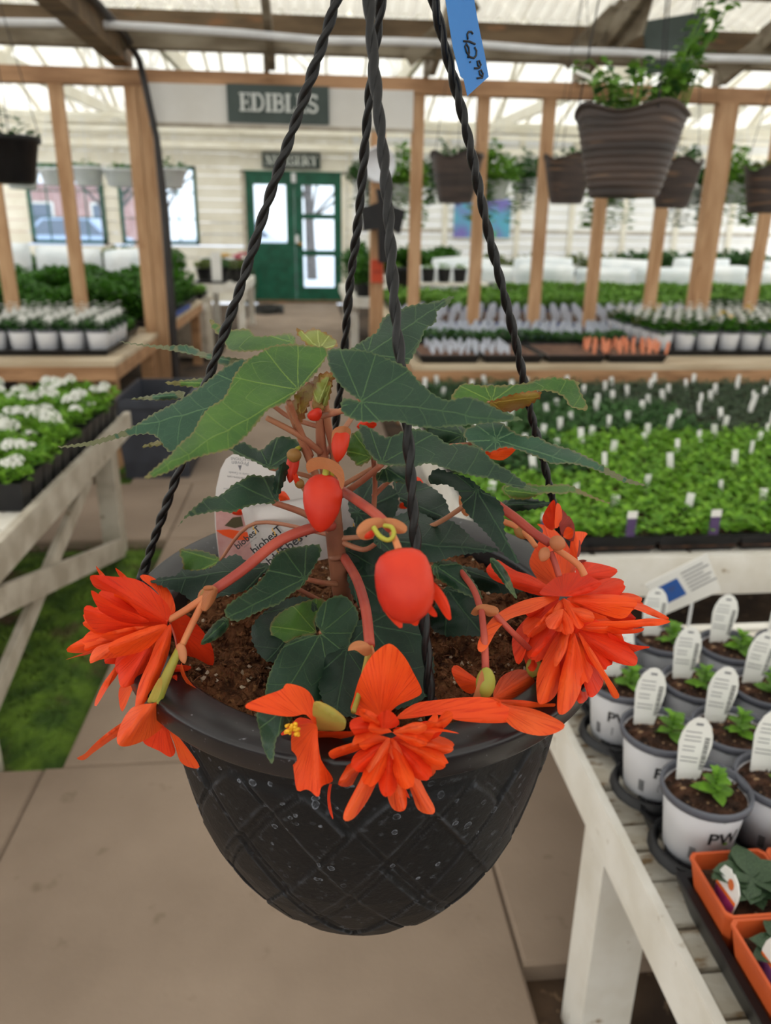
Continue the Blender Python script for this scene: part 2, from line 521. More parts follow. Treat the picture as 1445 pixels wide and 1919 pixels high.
# left leaf: one pane above panels
for a in ((-1.15, -1.0, .05, 2.27), (-.42, xm-.001, .05, 2.27)): doorpart('stile', *a, GREENP)
for a in ((-1.0, -.42, .05, .28), (-1.0, -.42, .62, .74), (-1.0, -.42, .98, 1.08), (-1.0, -.42, 2.08, 2.27)): doorpart('rail', *a, GREENP, -.029)
doorpart('panel', -1.0, -.42, .28, .62, GREENP, -.01, .01); doorpart('panel', -1.0, -.42, .74, .98, GREENP, -.01, .01)
doorpart('pane', -1.0, -.42, 1.08, 2.08, GLASS, -.004, .004)
for a in ((xm+.001, -.12, .05, 2.27), (.46, .60, .05, 2.27)): doorpart('stile', *a, GREENP)
for a in ((-.12, .46, .05, .28), (-.12, .46, .85, .95), (-.12, .46, 1.50, 1.59), (-.12, .46, 2.08, 2.27)): doorpart('rail', *a, GREENP, -.029)
for a in ((.28, .85), (.95, 1.50), (1.59, 2.08)): doorpart('pane', -.12, .46, a[0], a[1], GLASS, -.004, .004)
h = MB().lathe([(0, 0), (.035, .005), (.04, .02), (.015, .03), (.015, .05), (.03, .06), (.03, .085), (0, .095)], 12)
h.v = [(xm+.09+v[0], YF-.03-v[2], 1.06+v[1]) for v in h.v]
h.build('knob', mat('brass', (196, 150, 84), rough=.3, metal=.8), dr, True)
doorpart('latch', xm+.0, xm+.07, 1.08, 1.22, PVC, -.05, -.03)
doorpart('closer', xm-.04, xm+.04, 2.12, 2.28, PVC, -.09, -.03)
sg = thing('hanging_sign', 'small dark sign reading NURSERY above the green double door', 'sign', (-.3, YF-.1, 2.48))
MB().box(-.82, .22, YF-.09, YF-.06, 2.35, 2.62).build('board', mat('dark_green_sign', (44, 60, 56), (36, 52, 48), scale=4, rough=.5), sg)
serif_text('NURSERY', .165, (-.3, YF-.092, 2.485), (1, 0, 0), (0, 0, 1), WHITEI, sg)

# ---- side and rear walls: boards below, translucent sheet above
def sidewall(name, x):
    w = struct(thing(name, name.replace('_', ' '), None, (x, 5, 0)))
    MB().box(x-.03, x+.03, YB, YF, -.05, .55).build('knee_wall', CREAM, w)
    MB().box(x-.005, x+.005, YB, YF, .55, 3.0).build('sheet', WALLC, w)
    y = YB+.2
    while y < YF:
        MB().box(x-.045, x+.045, y-.045, y+.045, -.05, 3.0).build('post', CREAM, w)
        y += 1.5
    return w
sidewall('wall_left', XL); sidewall('wall_right', XR)
w = struct(thing('wall_rear', 'rear wall', None, (0, YB, 0)))
MB().box(XL, XR, YB-.03, YB+.03, -.05, .55).build('knee_wall', CREAM, w)
MB().box(XL, XR, YB-.005, YB+.005, .55, 3.0).build('sheet', WALLC, w)

# ---- near roof: corrugated sheets on timber, eave at the partition
roof = struct(thing('ceiling', 'near roof', None, (0, 0, 2.5)))
YE, ZE, SL, YR = 5.50, 2.555, .25, .5
def corr(x0, x1, ya, za, yb, zb, m, parent):
    b = MB()
    n = max(8, int((x1-x0)/.0085))
    for (y, z) in ((ya, za), (yb, zb)):
        for i in range(n+1):
            x = x0+(x1-x0)*i/n
            b.v.append((x, y, z+.018*math.sin(2*math.pi*x/.085)))
    for i in range(n):
        b.f.append((i, i+1, n+2+i, n+1+i))
    return b.build('corrugated_sheet', m, parent, True)
x = XL
while x < XR-.1:
    corr(x, min(x+.9, XR), YE, ZE, YR, ZE+SL*(YE-YR), ROOFP, roof)
    corr(x, min(x+.9, XR), YR, ZE+SL*(YE-YR), YB, ZE+SL*(YE-YR)-SL*(YR-YB), ROOFP, roof)
    x += .88
MB().box(XL, XR, YE-.03, YE+.01, 2.425, 2.535).build('fascia', DARKWOOD, roof)
MB().box(XL, XR, YE-.02, YE+.07, 2.335, 2.422).build('eave_plate', OLDWOOD, roof)
for y in (4.98, 4.3, 3.0, 1.7):
    MB().box(XL, XR, y-.02, y+.02, ZE+SL*(YE-y)-.10, ZE+SL*(YE-y)-.016).build('purlin', DARKWOOD, roof)
for x in (-5.0, -4.05, -3.1, -2.12, -.22, .83, 1.86, 2.85, 3.85, 4.85, 5.85, 6.9, 7.9):
    MB().bar((x, YE+.25, ZE-.062-.165), (x, YR, ZE+SL*(YE-YR)-.165), .045, .11).build('rafter', OLDWOOD, roof)
    MB().box(x-.055, x-.0226, YP-.1, YP-.005, 2.266, 2.42).build('post_block', OLDWOOD, roof)
MB().bar((-1.17, YE+.27, 2.335), (-1.17, 1.0, 2.335), .12, .13).build('tie_beam', DARKWOOD, roof)
for x in (1.86, 2.85):
    MB().prism([(0, 0), (.75, .0), (.95, .32), (.2, .18)], (x+.026, YE+.1, 2.36), (0, -1, 0), (0, 0, 1), (1, 0, 0), .012).build('gusset_plate', OLDWOOD, roof)
MB().bar((1.60, 5.35, 2.30), (2.15, 5.2, 2.86), .09, .04, up=(0, 1, 0)).build('brace', OLDWOOD, roof)
MB().bar((2.62, 5.35, 2.28), (3.4, 5.1, 2.75), .10, .04, up=(0, 1, 0)).build('brace', OLDWOOD, roof)
MB().bar((.62, 5.4, 2.30), (1.02, 5.3, 2.60), .09, .04, up=(0, 1, 0)).build('brace', OLDWOOD, roof)
MB().bar((-1.17, 5.6, 2.45), (-.62, 5.5, 2.45), .03, .08).build('block', OLDWOOD, roof)

# ---- far bay roof
roof2 = struct(thing('ceiling', 'far roof', None, (0, 10, 2.5)))
R0, R1, R2 = (5.95, 2.62), (10.6, 4.55), (15.35, 3.10)
for (a, b) in ((R0, R1), (R1, R2)):
    x = XL
    while x < XR-.1:
        x2 = min(x+1.2, XR)
        MB().add([(x, a[0], a[1]), (x2, a[0], a[1]), (x2, b[0], b[1]), (x, b[0], b[1]), (x, a[0], a[1]+.006), (x2, a[0], a[1]+.006), (x2, b[0], b[1]+.006), (x, b[0], b[1]+.006)],
                 [(0, 3, 2, 1), (4, 5, 6, 7), (0, 1, 5, 4), (1, 2, 6, 5), (2, 3, 7, 6), (3, 0, 4, 7)]).build('roof_sheet', ROOFC, roof2)
        for xx in (x, x+.6):
            MB().bar((xx, a[0], a[1]-.045), (xx, b[0], b[1]-.045), .035, .085).build('rafter', CREAM, roof2)
        x += 1.2
    for t in (.2, .45, .7, .92):
        y, z = a[0]+(b[0]-a[0])*t, a[1]+(b[1]-a[1])*t
        MB().box(XL, XR, y-.02, y+.02, z-.13, z-.09).build('purlin', CREAM, roof2)
for x in (-4.4, -2.75, -1.15, .95, 2.9, 4.9, 6.9):
    MB().bar((x, 6.0, 2.66), (x, 15.3, 2.92), .05, .13).build('tie_beam', CREAM, roof2)
    MB().bar((x, 8.3, 2.72), (x, 10.6, 4.45), .04, .08).build('web', CREAM, roof2)
    MB().bar((x, 12.9, 2.86), (x, 10.6, 4.45), .04, .08).build('web', CREAM, roof2)
for y, z in ((8.2, 2.56), (11.0, 2.62), (13.3, 2.72)):
    MB().box(XL, XR, y-.025, y+.025, z-.03, z+.03).build('hanging_rail', CREAM, roof2)

# ---- white pipe slung under the eave, black conduit on the tie beam and post
pp = [(-40, 41, 5.3), (150, 44, 5.3), (300, 52, 5.3), (450, 62, 5.3), (600, 76, 5.3), (750, 78, 5.3), (900, 84, 5.3), (1040, 95, 5.3), (1170, 98, 5.3), (1310, 109, 5.3), (1500, 113, 5.3)]
P = [atY(q[0], q[1], 5.05) for q in pp]
P = [Vector((XL+.05, 5.05, P[0].z))]+P+[Vector((XR-.05, 5.05, P[-1].z))]
o = MB().tube(P, .021, 10).build('water_pipe', PVC, None, True)
tag(o, 'white plastic water pipe slung across under the eave', 'pipe')
o = MB().tube([(-1.080, 1.5, 2.40), (-1.080, 4.9, 2.40), (-1.075, 5.4, 2.385), (-1.05, 5.66, 2.30), (-1.03, 5.68, 2.17), (-.985, 5.69, 1.85), (-.97, 5.69, 1.4), (-.975, 5.69, .9), (-.985, 5.70, .3), (-.985, 5.70, 0)],
             [.022]*6+[.03]*4, 10).build('conduit', mat('black_conduit', (46, 42, 42), (34, 31, 31), scale=6, rough=.45), None, True)
tag(o, 'black conduit running down the double lumber post', 'conduit')

# ---- outside: snow, bare trees, a brick house, parked cars
SNOW = mat('snow', (246, 248, 252), (232, 238, 248), scale=.6, rough=.9)
o = MB().add([(-40, 15.5, -.06), (40, 15.5, -.06), (40, 70, -.06), (-40, 70, -.06), (-40, 15.5, -.3), (40, 15.5, -.3), (40, 70, -.3), (-40, 70, -.3)],
             [(0, 1, 2, 3), (4, 7, 6, 5), (0, 4, 5, 1), (1, 5, 6, 2), (2, 6, 7, 3), (3, 7, 4, 0)]).build('ground_outside', SNOW)
struct(o)
BARK = mat('bark', (104, 92, 84), (76, 66, 60), scale=8, rough=.9)
def bare_tree(x, y, h, seed, label):
    r = random.Random(seed)
    t = thing('bare_tree', label, 'tree', (x, y, -.06), 'bare trees outside')
    MB().tube([(x, y, -.1), (x+r.uniform(-.1, .1), y, h*.35), (x+r.uniform(-.3, .3), y, h*.7), (x+r.uniform(-.4, .4), y, h)], [.16, .12, .07, .02], 7).build('trunk', BARK, t, True)
    b = MB()
    for k in range(26):
        z = h*r.uniform(.22, .92)
        a = r.uniform(0, 6.28)
        L = (h-z)*.55+.5
        p = Vector((x, y, z)); d = Vector((math.cos(a), math.sin(a), r.uniform(.5, 1.2))).normalized()
        q = p+d*L*.5; e = q+(d+Vector((r.uniform(-.4, .4), r.uniform(-.4, .4), .2)))*L*.5
        b.tube([p, q, e], [.045, .03, .008], 5, False)
        for s in range(2):
            dd = (d+Vector((r.uniform(-.9, .9), r.uniform(-.9, .9), r.uniform(0, .5)))).normalized()
            b.tube([q, q+dd*L*.45], [.02, .006], 4, False)
    b.build('branches', BARK, t, True)
bare_tree(.05, 24, 7, 1, 'bare grey tree seen through the right leaf of the door')
bare_tree(3.4, 33, 8, 2, 'slender bare tree further back, right of the one seen through the door')
bare_tree(-4.3, 25, 7, 3, 'bare tree outside the window nearest the green door')
bare_tree(-5.1, 21.5, 6, 4, 'bare bushy tree filling the right side of the second window')
hs = thing('brick_house', 'red brick house with snowy roof beyond the windows', 'house', (-12, 38, 0))
BRICK = mat('brick', (196, 156, 146), (176, 132, 124), scale=3, rough=.9)
MB().box(-19, -7.5, 36, 42, -.05, 3.0).build('wall', BRICK, hs)
MB().add([(-19.5, 35.5, 3), (-7, 35.5, 3), (-7, 42.5, 3), (-19.5, 42.5, 3), (-19.5, 39, 5.2), (-7, 39, 5.2)], [(0, 1, 5, 4), (2, 3, 4, 5), (1, 2, 5), (3, 0, 4), (0, 3, 2, 1)]).build('roof', SNOW, hs)
for x in (-17.5, -14.5, -11.8, -9.2):
    f = MB().box(x, x+1.1, 35.93, 36.0, .9, 2.3).build('window', CREAM, hs)
    MB().box(x+.1, x+1.0, 35.9, 35.93, 1.0, 2.2).build('pane', mat('dark_glass', (96, 108, 124), rough=.2), hs)
def car(x, y, m, label):
    t = thing('parked_car', label, 'car', (x, y, -.06), 'cars parked outside')
    side = [(-2.1, .35), (-2.1, .85), (-1.9, 1.0), (-1.1, 1.08), (-.5, 1.65), (1.1, 1.68), (1.75, 1.1), (2.15, 1.0), (2.2, .4)]
    MB().prism(side, (x, y, -.06), (1, 0, 0), (0, 0, 1), (0, 1, 0), 1.75).build('body', m, t)
    MB().prism([(-1.0, 1.1), (-.45, 1.58), (.25, 1.6), (.25, 1.1)], (x, y-.01, -.06), (1, 0, 0), (0, 0, 1), (0, 1, 0), .01).build('window', MATS['dark_glass'], t)
    MB().prism([(.33, 1.1), (.33, 1.6), (1.05, 1.6), (1.55, 1.1)], (x, y-.01, -.06), (1, 0, 0), (0, 0, 1), (0, 1, 0), .01).build('window', MATS['dark_glass'], t)
    for wx in (-1.35, 1.4):
        b = MB().lathe([(0, 0), (.2, 0), (.33, .02), (.34, .1), (.33, .2), (.2, .21), (0, .21)], 18)
        b.v = [(x+wx+v[0], y-.03+v[2], .28+v[1]) for v in b.v]
        b.build('wheel', BLACKP, t, True)
car(-3.0, 30, mat('white_car_paint', (226, 232, 240), rough=.3), 'white car parked outside behind the left door pane')
car(-8.6, 29, mat('blue_car_paint', (176, 196, 222), rough=.3), 'pale blue car parked outside the far left window')
# ================================================================== TABLES, TRAYS AND SMALL POTS
def green(name, c1, c2, tr=.25, sc=25):
    return mat(name, c1, c2, scale=sc, rough=.55, trans=tr, spec=.3)
LIME = green('lime_leaf', (128, 176, 52), (88, 140, 40))
MIDG = green('mid_green_leaf', (74, 116, 60), (50, 86, 44))
DARKG = green('dark_green_leaf', (62, 96, 58), (40, 68, 42))
GREYG = green('grey_green_leaf', (84, 104, 76), (58, 74, 56))
PARS = green('parsley_leaf', (70, 120, 32), (42, 88, 20))
FRESH = green('fresh_leaf', (116, 158, 62), (82, 128, 44))
OLIVE = green('olive_leaf', (110, 128, 62), (84, 96, 46))
WHITEF = mat('white_petal', (240, 240, 236), (226, 228, 220), scale=30, rough=.7, trans=.2)
YELLOWF = mat('yellow_petal', (236, 196, 60), rough=.7, trans=.2)
PINKF = mat('pink_petal', (226, 88, 128), rough=.7, trans=.2)
PURPLE = mat('purple_print', (82, 62, 104), rough=.5)
ORTAG = mat('orange_tag', (226, 140, 104), rough=.5)
BLUEP = mat('blue_plastic', (46, 76, 150), rough=.5)
SILV = mat('silver_tag', (196, 202, 214), (180, 188, 204), scale=7, rough=.45)

ordn = ('first', 'second', 'third', 'fourth', 'fifth', 'sixth', 'seventh', 'eighth', 'ninth', 'tenth', 'eleventh', 'twelfth', 'thirteenth', 'fourteenth', 'fifteenth', 'sixteenth', 'seventeenth', 'eighteenth', 'nineteenth', 'twentieth', 'twenty-first', 'twenty-second', 'twenty-third', 'twenty-fourth', 'twenty-fifth')
nums = ('one', 'two', 'three', 'four', 'five', 'six', 'seven', 'eight', 'nine', 'ten', 'eleven', 'twelve', 'thirteen', 'fourteen')
# ---- left table: white, X-braced, aisle side at x = -.79
TL = thing('potting_table', 'white X-braced table full of white-flowering pots', 'table', (-1.5, 2.5, 0))
MB().box(-.815, -.79, 1.35, 3.375, .458, .552).build('apron', GREYW, TL)
MB().box(-2.35, -.815, 3.345, 3.37, .45, .53).build('apron', GREYW, TL)
k = 0
y = 1.35
while y < 3.33:
    MB().box(-2.35, -.816, y, y+.088, .505, .528+.003*(k % 2)).build('slat', WHITEW, TL)
    y += .096; k += 1
for (x0, y0) in ((-.90, 3.13), (-.90, 1.66), (-2.3, 3.13), (-2.3, 1.66)):
    MB().box(x0, x0+.075, y0, y0+.09, -.045, .504).build('leg', GREYW, TL)
MB().bar((-.805, 3.06, .045), (-.805, 1.68, .452), .022, .075).build('brace', GREYW, TL)
MB().bar((-.829, 2.80, .44), (-.829, 1.70, .14), .022, .055).build('brace', GREYW, TL)
# black square pots of white sweet alyssum
ps = MB()
s0, s1, hh = .036, .046, .085
ps.add([(-s0, -s0, 0), (s0, -s0, 0), (s0, s0, 0), (-s0, s0, 0), (-s1, -s1, hh), (s1, -s1, hh), (s1, s1, hh), (-s1, s1, hh), (-.042, -.042, hh), (.042, -.042, hh), (.042, .042, hh), (-.042, .042, hh)],
       [(0, 3, 2, 1)]+[(i, (i+1) % 4, 4+(i+1) % 4, 4+i) for i in range(4)]+[(4+i, 4+(i+1) % 4, 8+(i+1) % 4, 8+i) for i in range(4)])
ps.add([(-.042, -.042, .075), (.042, -.042, .075), (.042, .042, .075), (-.042, .042, .075)], [(0, 1, 2, 3)])
aly_pot = ps.mesh('pot', BLACKP)
aly_var = []
for v in range(4):
    r = random.Random(40+v)
    b = MB()
    def pl(q):
        a = q.uniform(0, 6.28); rr = .052*math.sqrt(q.random())
        return (rr*math.cos(a), rr*math.sin(a), .085+.035*q.random())
    scatter_leaves(b, 130, pl, .02, r, up=.9)
    fm = b.mesh('foliage', LIME)
    b = MB()
    for cl in range((2, 1, 3, 0)[v]):
        a = r.uniform(0, 6.28); rr = r.uniform(.008, .038)
        c = Vector((rr*math.cos(a), rr*math.sin(a), .122+r.uniform(0, .012)))
        R = r.uniform(.015, .030)
        for q in range(44):
            d = Vector((r.gauss(0, 1), r.gauss(0, 1), abs(r.gauss(0, 1)))).normalized()
            p = c+Vector((d.x*R, d.y*R, d.z*R*.8))
            t = d.orthogonal().normalized(); u = d.cross(t); s = .0055
            b.add([p+t*s+d*.001, p+u*s, p-t*s+d*.001, p-u*s], [(0, 1, 2, 3)])
    aly_var.append((fm, b.mesh('blossom', WHITEF)))
n = 0
for i in range(11):
    for j in range(14):
        x = -.87-.098*i; y = 2.20+.098*j
        if y > 3.32 or proj((x, y, .65))[0] < -50: continue
        t = thing('alyssum_pot', 'black pot of white alyssum, %s from the aisle in row %s from the front' % (ordn[i], nums[j]), 'potted flower', (x, y, .532), 'white alyssum pots', rnd.choice((0, 1.57, 3.14)))
        link(aly_pot, 'pot', t, local=True)
        vi = rnd.choice((0, 0, 1, 2, 2, 2, 3))
        fm, bm = aly_var[vi]
        t.rotation_euler = (0, 0, rnd.randrange(4)*math.pi/2)
        sf = rnd.uniform(.8, 1.35)
        link(fm, 'foliage', t, scale=(1.1, 1.1, sf), local=True)
        if vi != 3: link(bm, 'blossom', t, loc=(0, 0, rnd.uniform(-.012, .016)), scale=(1, 1, sf), local=True)
        n += 1
# dark storage tote behind the table
tt = thing('storage_tote', 'dark grey plastic tote on the floor behind the left table', 'tote', (-.86, 4.47, 0))
b = MB()
xa, xb, ya, yb = -1.06, -.66, 4.14, 4.80
b.add([(xa+.03, ya+.03, 0), (xb-.03, ya+.03, 0), (xb-.03, yb-.03, 0), (xa+.03, yb-.03, 0), (xa, ya, .44), (xb, ya, .44), (xb, yb, .44), (xa, yb, .44), (xa+.02, ya+.02, .44), (xb-.02, ya+.02, .44), (xb-.02, yb-.02, .44), (xa+.02, yb-.02, .44),
       (xa+.05, ya+.05, .05), (xb-.05, ya+.05, .05), (xb-.05, yb-.05, .05), (xa+.05, yb-.05, .05)],
      [(0, 3, 2, 1)]+[(i, (i+1) % 4, 4+(i+1) % 4, 4+i) for i in range(4)]+[(4+i, 4+(i+1) % 4, 8+(i+1) % 4, 8+i) for i in range(4)]+[(8+i, 8+(i+1) % 4, 12+(i+1) % 4, 12+i) for i in range(4)]+[(12, 13, 14, 15)])
b.build('body', DARKP, tt)
MB().box(xa-.012, xb+.012, ya-.012, ya-.001, .40, .445).build('rim', DARKP, tt); MB().box(xb+.001, xb+.012, ya-.001, yb, .40, .445).build('rim', DARKP, tt)

SLATW = mat('flaking_white_slat', (224, 219, 208), (200, 191, 174), scale=14, rough=.65, c3=(150, 124, 92), s3=30, lo3=.56, hi3=.68, bump=.6, bscale=60, stretch=(1, 2, 1))
# ---- right near table: worn white slats, aisle side at x = .405
TR = thing('slatted_table', 'worn white slatted table at lower right holding labelled pots', 'table', (.9, .8, 0))
MB().box(.405, .418, .02, 1.42, .446, .527).build('apron', WHITEW, TR)
MB().box(.418, 1.75, 1.395, 1.42, .43, .505).build('apron', WHITEW, TR)
y = .03; k = 0
rs = random.Random(5)
while y < 1.38:
    w = rs.uniform(.044, .072)
    x0 = .419+rs.uniform(0, .006)
    top = .514+rs.uniform(-.006, .006)
    MB().cbox(x0, 1.75, y, y+w, .49, top, .003).build('slat', SLATW, TR)
    y += w+rs.uniform(.003, .008); k += 1
for (x0, y0) in ((.43, .885), (1.6, .885), (.43, .06), (1.6, .06)):
    MB().cbox(x0, x0+.085, y0, y0+.085, -.045, .488, .002).build('leg', WHITEW, TR)

# small round labelled pots
def grande_pot():
    """returns the meshes of the white round pot: body, rim, soil"""
    b = MB().lathe([(.036, 0), (.040, .0), (.0505, .092)], 32)
    b.f.append(tuple(range(32))[::-1])
    body = b.mesh('pot_body', POTW, True)
    b = MB().lathe([(.0505, .0905), (.0555, .092), (.0562, .097), (.0562, .101), (.054, .1035), (.0515, .101), (.0505, .090)], 32)
    rim = b.mesh('rim', RIMG, True)
    r = random.Random(9)
    b = MB().lathe([(.0510, .0885), (.040, .090), (.025, .092), (.010, .093), (.001, .093)], 20, closed=True)
    b.v = [(x, y, z+r.uniform(-.0018, .0018)) for x, y, z in b.v]
    for q in range(90):
        a = r.uniform(0, 6.28); rr = .048*math.sqrt(r.random()); s = r.uniform(.0012, .003)
        c = (rr*math.cos(a), rr*math.sin(a), .0915)
        b.add([(c[0]+s, c[1], c[2]), (c[0]-s, c[1]+s, c[2]), (c[0]-s, c[1]-s, c[2]), (c[0], c[1], c[2]+1.6*s)], [(0, 1, 3), (1, 2, 3), (2, 0, 3)])
    soil = b.mesh('soil', SOIL)
    return body, rim, soil
GP = grande_pot()
# tall white stake tag with printed lines and bar code
def stake_tag():
    W, Hh = .0185, .085
    ol = [(-.012, 0), (.012, 0), (W*.86, .03), (W, .05), (W*.93, .062), (W*.7, .074), (W*.35, .0815), (0, .0835), (-W*.35, .0815), (-W*.7, .074), (-W*.93, .062), (-W, .05), (-W*.86, .03)]
    b = MB().prism(ol, (0, .0006, 0), (1, 0, 0), (0, 0, 1), (0, -1, 0), .0012)
    tg = b.mesh('plant_tag', TAGW)
    p = MB()
    r = random.Random(2)
    for z in (.026, .031, .040, .045, .053, .058, .064):
        p.box(-W*.72, W*r.uniform(.0, .35), -.0009, -.0007, z, z+.0011)
    p.box(-.004, .004, -.0009, -.0007, .0735, .0765)
    pr = p.mesh('print', INKG)
    c = MB()
    z = .018
    while z < .060:
        h = r.choice((.0006, .001, .0016))
        c.box(W*.5, W*.80, -.0009, -.0007, z, z+h)
        z += h+.0011
    return tg, pr, c.mesh('bar_code', INK)
ST = stake_tag()
LF = [leaf_mesh('leaf', FRESH, .34), leaf_mesh('leaf', LIME, .4)]
ptxt = text_mesh('PW', .026, INK, 'lettering', 0, .0006)
def wrap(me, R0, z0, slope, a0):
    me = me.copy()
    for v in me.vertices:
        x, y = v.co.x, v.co.y
        z = z0+y
        r = R0+slope*z+.0005
        a = a0+x/r
        v.co = (r*math.cos(a), r*math.sin(a), z)
    return me
PWL = wrap(ptxt, .040, .058, .1141, 0)
sub = MB()
for i in range(5):
    sub.box(-.011, .011, -.001*i*3-.020, -.001*i*3-.0185, 0, .0001)
PWS = wrap(sub.mesh('small_print', INKG), .040, .058, .1141, 0)
bc = MB()
for i in range(9):
    bc.box(-.004, .004, -.010+i*.0022, -.0090+i*.0022+.0004*(i % 2), 0, .0001)
PWB = wrap(bc.mesh('bar_code', INK), .040, .030, .1141, 0)
leafb = MB().add([(0, 0, 0), (.004, .003, 0), (.008, 0, 0), (.004, -.002, 0)], [(0, 1, 2, 3)])
PWG = wrap(leafb.mesh('leaf_emblem', LIME), .0402, .050, .1141, 0)
def labelled_pot(x, y, z, label, seed, turn, nleaf=15, size=.024, logo=-1.9, group='white labelled pots in the carry trays', tagrot=.25, tagback=.03):
    r = random.Random(seed)
    t = thing('labelled_pot', label, 'potted plant', (x, y, z), group, turn)
    for me, nm in zip(GP, ('pot_body', 'rim', 'soil')):
        link(me, nm, t, local=True)
    pb = t.children[0]
    q = link(PWL, 'lettering', t, rot=(0, 0, logo), local=True); link(PWS, 'small_print', t, rot=(0, 0, logo), local=True)
    link(PWG, 'leaf_emblem', t, rot=(0, 0, logo), local=True); link(PWB, 'bar_code', t, rot=(0, 0, logo-.75), local=True)
    tg = link(ST[0], 'plant_tag', t, loc=(-.012, tagback-.004, .088), rot=(-.12, tagrot, -turn-.15), local=True, scale=(1.15, 1.15, 1.1))
    link(ST[1], 'print', tg, local=True); link(ST[2], 'bar_code', tg, local=True)
    MBs = MB()
    c = Vector((.008+r.uniform(-.004, .004), -.008, .09))
    MBs.tube([c, c+Vector((0, 0, .018)), c+Vector((.001, 0, .036))], [.0016, .0013, .0008], 6)
    MBs.build('stem', FRESH, t).matrix_parent_inverse = Matrix()
    for k in range(nleaf):
        lv = k/nleaf
        a = k*2.4+r.uniform(-.3, .3)
        L = size*(1.15-.55*lv)*r.uniform(.85, 1.1)
        link(LF[0 if r.random() < .6 else 1], 'leaf', t, loc=c+Vector((0, 0, .004+.034*lv)), rot=(r.uniform(-.2, .2), -.15-.75*lv+r.uniform(-.2, .2), a), scale=(L, L, L), local=True)
    return t
pots = [(.487, .755, 'labelled pot with grey rim nearest the orange square pots'), (.590, .762, 'labelled pot at the right frame edge behind the orange pots'),
        (.481, .876, 'labelled pot in the second row at the tray edge'), (.584, .872, 'labelled pot second row, right of the one at the tray edge'), (.690, .86, 'labelled pot cut by the right frame edge, second row'),
        (.476, 1.002, 'labelled pot half hidden by the right orange bloom'), (.592, .990, 'labelled pot in the middle of the third row'), (.694, .968, 'labelled pot third row at the right frame edge'),
        (.487, 1.125, 'labelled pot hidden behind the big orange bloom, back row'), (.600, 1.128, 'labelled pot back row, left of the tall upright tag'), (.703, 1.095, 'labelled pot back row with the tallest upright tag'), (.806, 1.09, 'labelled pot back row, furthest right')]
# carry trays: shallow black tray with round wells
def carry_tray(x0, x1, y0, y1, z, spots, label):
    t = thing('carry_tray', label, 'tray', ((x0+x1)/2, (y0+y1)/2, z), 'black carry trays')
    b = MB()
    n = 40
    # outline follows the wells in soft scallops
    def out(k, g, zz):
        u = k/n*4
        s = int(u) % 4; f = u-int(u)
        cs = [(x0-g, y0-g), (x1+g, y0-g), (x1+g, y1+g), (x0-g, y1+g)]
        a, c = cs[s], cs[(s+1) % 4]
        m = .007*math.cos(f*2*math.pi*(2 if s % 2 == 0 else 3)) if .04 < f < .96 else 0
        nx, ny = [(0, 1), (-1, 0), (0, -1), (1, 0)][s]
        return (a[0]+(c[0]-a[0])*f+nx*m, a[1]+(c[1]-a[1])*f+ny*m, zz)
    for g, zz in ((-.012, z), (-.006, z+.012), (0, z+.026), (.004, z+.030), (.004, z+.033), (-.004, z+.031), (-.008, z+.022)):
        b.v += [out(k, g, zz) for k in range(n)]
    for i in range(6):
        for k in range(n):
            b.f.append((i*n+k, i*n+(k+1) % n, (i+1)*n+(k+1) % n, (i+1)*n+k))
    b.f.append(tuple(range(6*n, 7*n)))
    b.f.append(tuple(range(n))[::-1])
    b.build('tray_body', BLACKP, t, False)
    for (px, py) in spots:
        MB().lathe([(.046, z+.0225), (.050, z+.034), (.053, z+.036), (.056, z+.034), (.060, z+.0222)], 20, (px, py, 0)).build('well_ring', BLACKP, t, True)
    return t
sp = [(p[0], p[1]) for p in pots]
carry_tray(.450, .645, .700, .936, .521, [sp[0], sp[1], sp[2], sp[3]], 'black carry tray under the two front rows of labelled pots')
carry_tray(.450, .645, .944, 1.185, .521, [sp[5], sp[6], sp[8], sp[9]], 'black carry tray under the two back rows of labelled pots')
carry_tray(.655, .875, .80, 1.16, .521, [sp[4], sp[7], sp[10], sp[11]], 'black carry tray at the right frame edge')
for i, (x, y, lb) in enumerate(pots):
    labelled_pot(x, y, .5445, lb, 60+i, (.0, -.1, .1, .05, 0, -.05, .1, .0, 0, .05, -.1, .1)[i], logo=(-1.45, -1.5, -1.75, -1.6, -1.6, -1.9, -1.6, -1.55, -1.6, -1.6, -1.6, -1.6)[i]+.0,
                 tagrot=(.10, .12, .10, .14, .1, .20, .08, .20, .1, .05, .12, .2)[i])
# orange square pots in a black tray
tray = thing('seedling_tray', 'black tray holding the orange square pots', 'tray', (.53, .58, .52))
def open_tray(b, x0, x1, y0, y1, z0, z1, t=.004, fl=.006):
    d = .012
    V = []
    for (g, z) in ((-d, z0), (0, z1), (fl, z1), (fl, z1-.004)):
        V += [(x0-g, y0-g, z), (x1+g, y0-g, z), (x1+g, y1+g, z), (x0-g, y1+g, z)]
    for (g, z) in ((-t, z1), (-d-t, z0+t)):
        V += [(x0-g, y0-g, z), (x1+g, y0-g, z), (x1+g, y1+g, z), (x0-g, y1+g, z)]
    Fs = [(0, 3, 2, 1)]
    def ringf(a, c): return [(a+i, a+(i+1) % 4, c+(i+1) % 4, c+i) for i in range(4)]
    Fs += ringf(0, 12) + ringf(12, 8) + ringf(8, 4) + ringf(4, 16) + ringf(16, 20) + [(20, 21, 22, 23)]
    return b.add(V, Fs)
open_tray(MB(), .436, .642, .38, .690, .518, .570).build('tray_body', BLACKP, tray)
DKL = leaf_mesh('leaf', mat('deep_green_leaf', (70, 92, 64), (46, 66, 46), scale=30, rough=.45, trans=.12), .36)
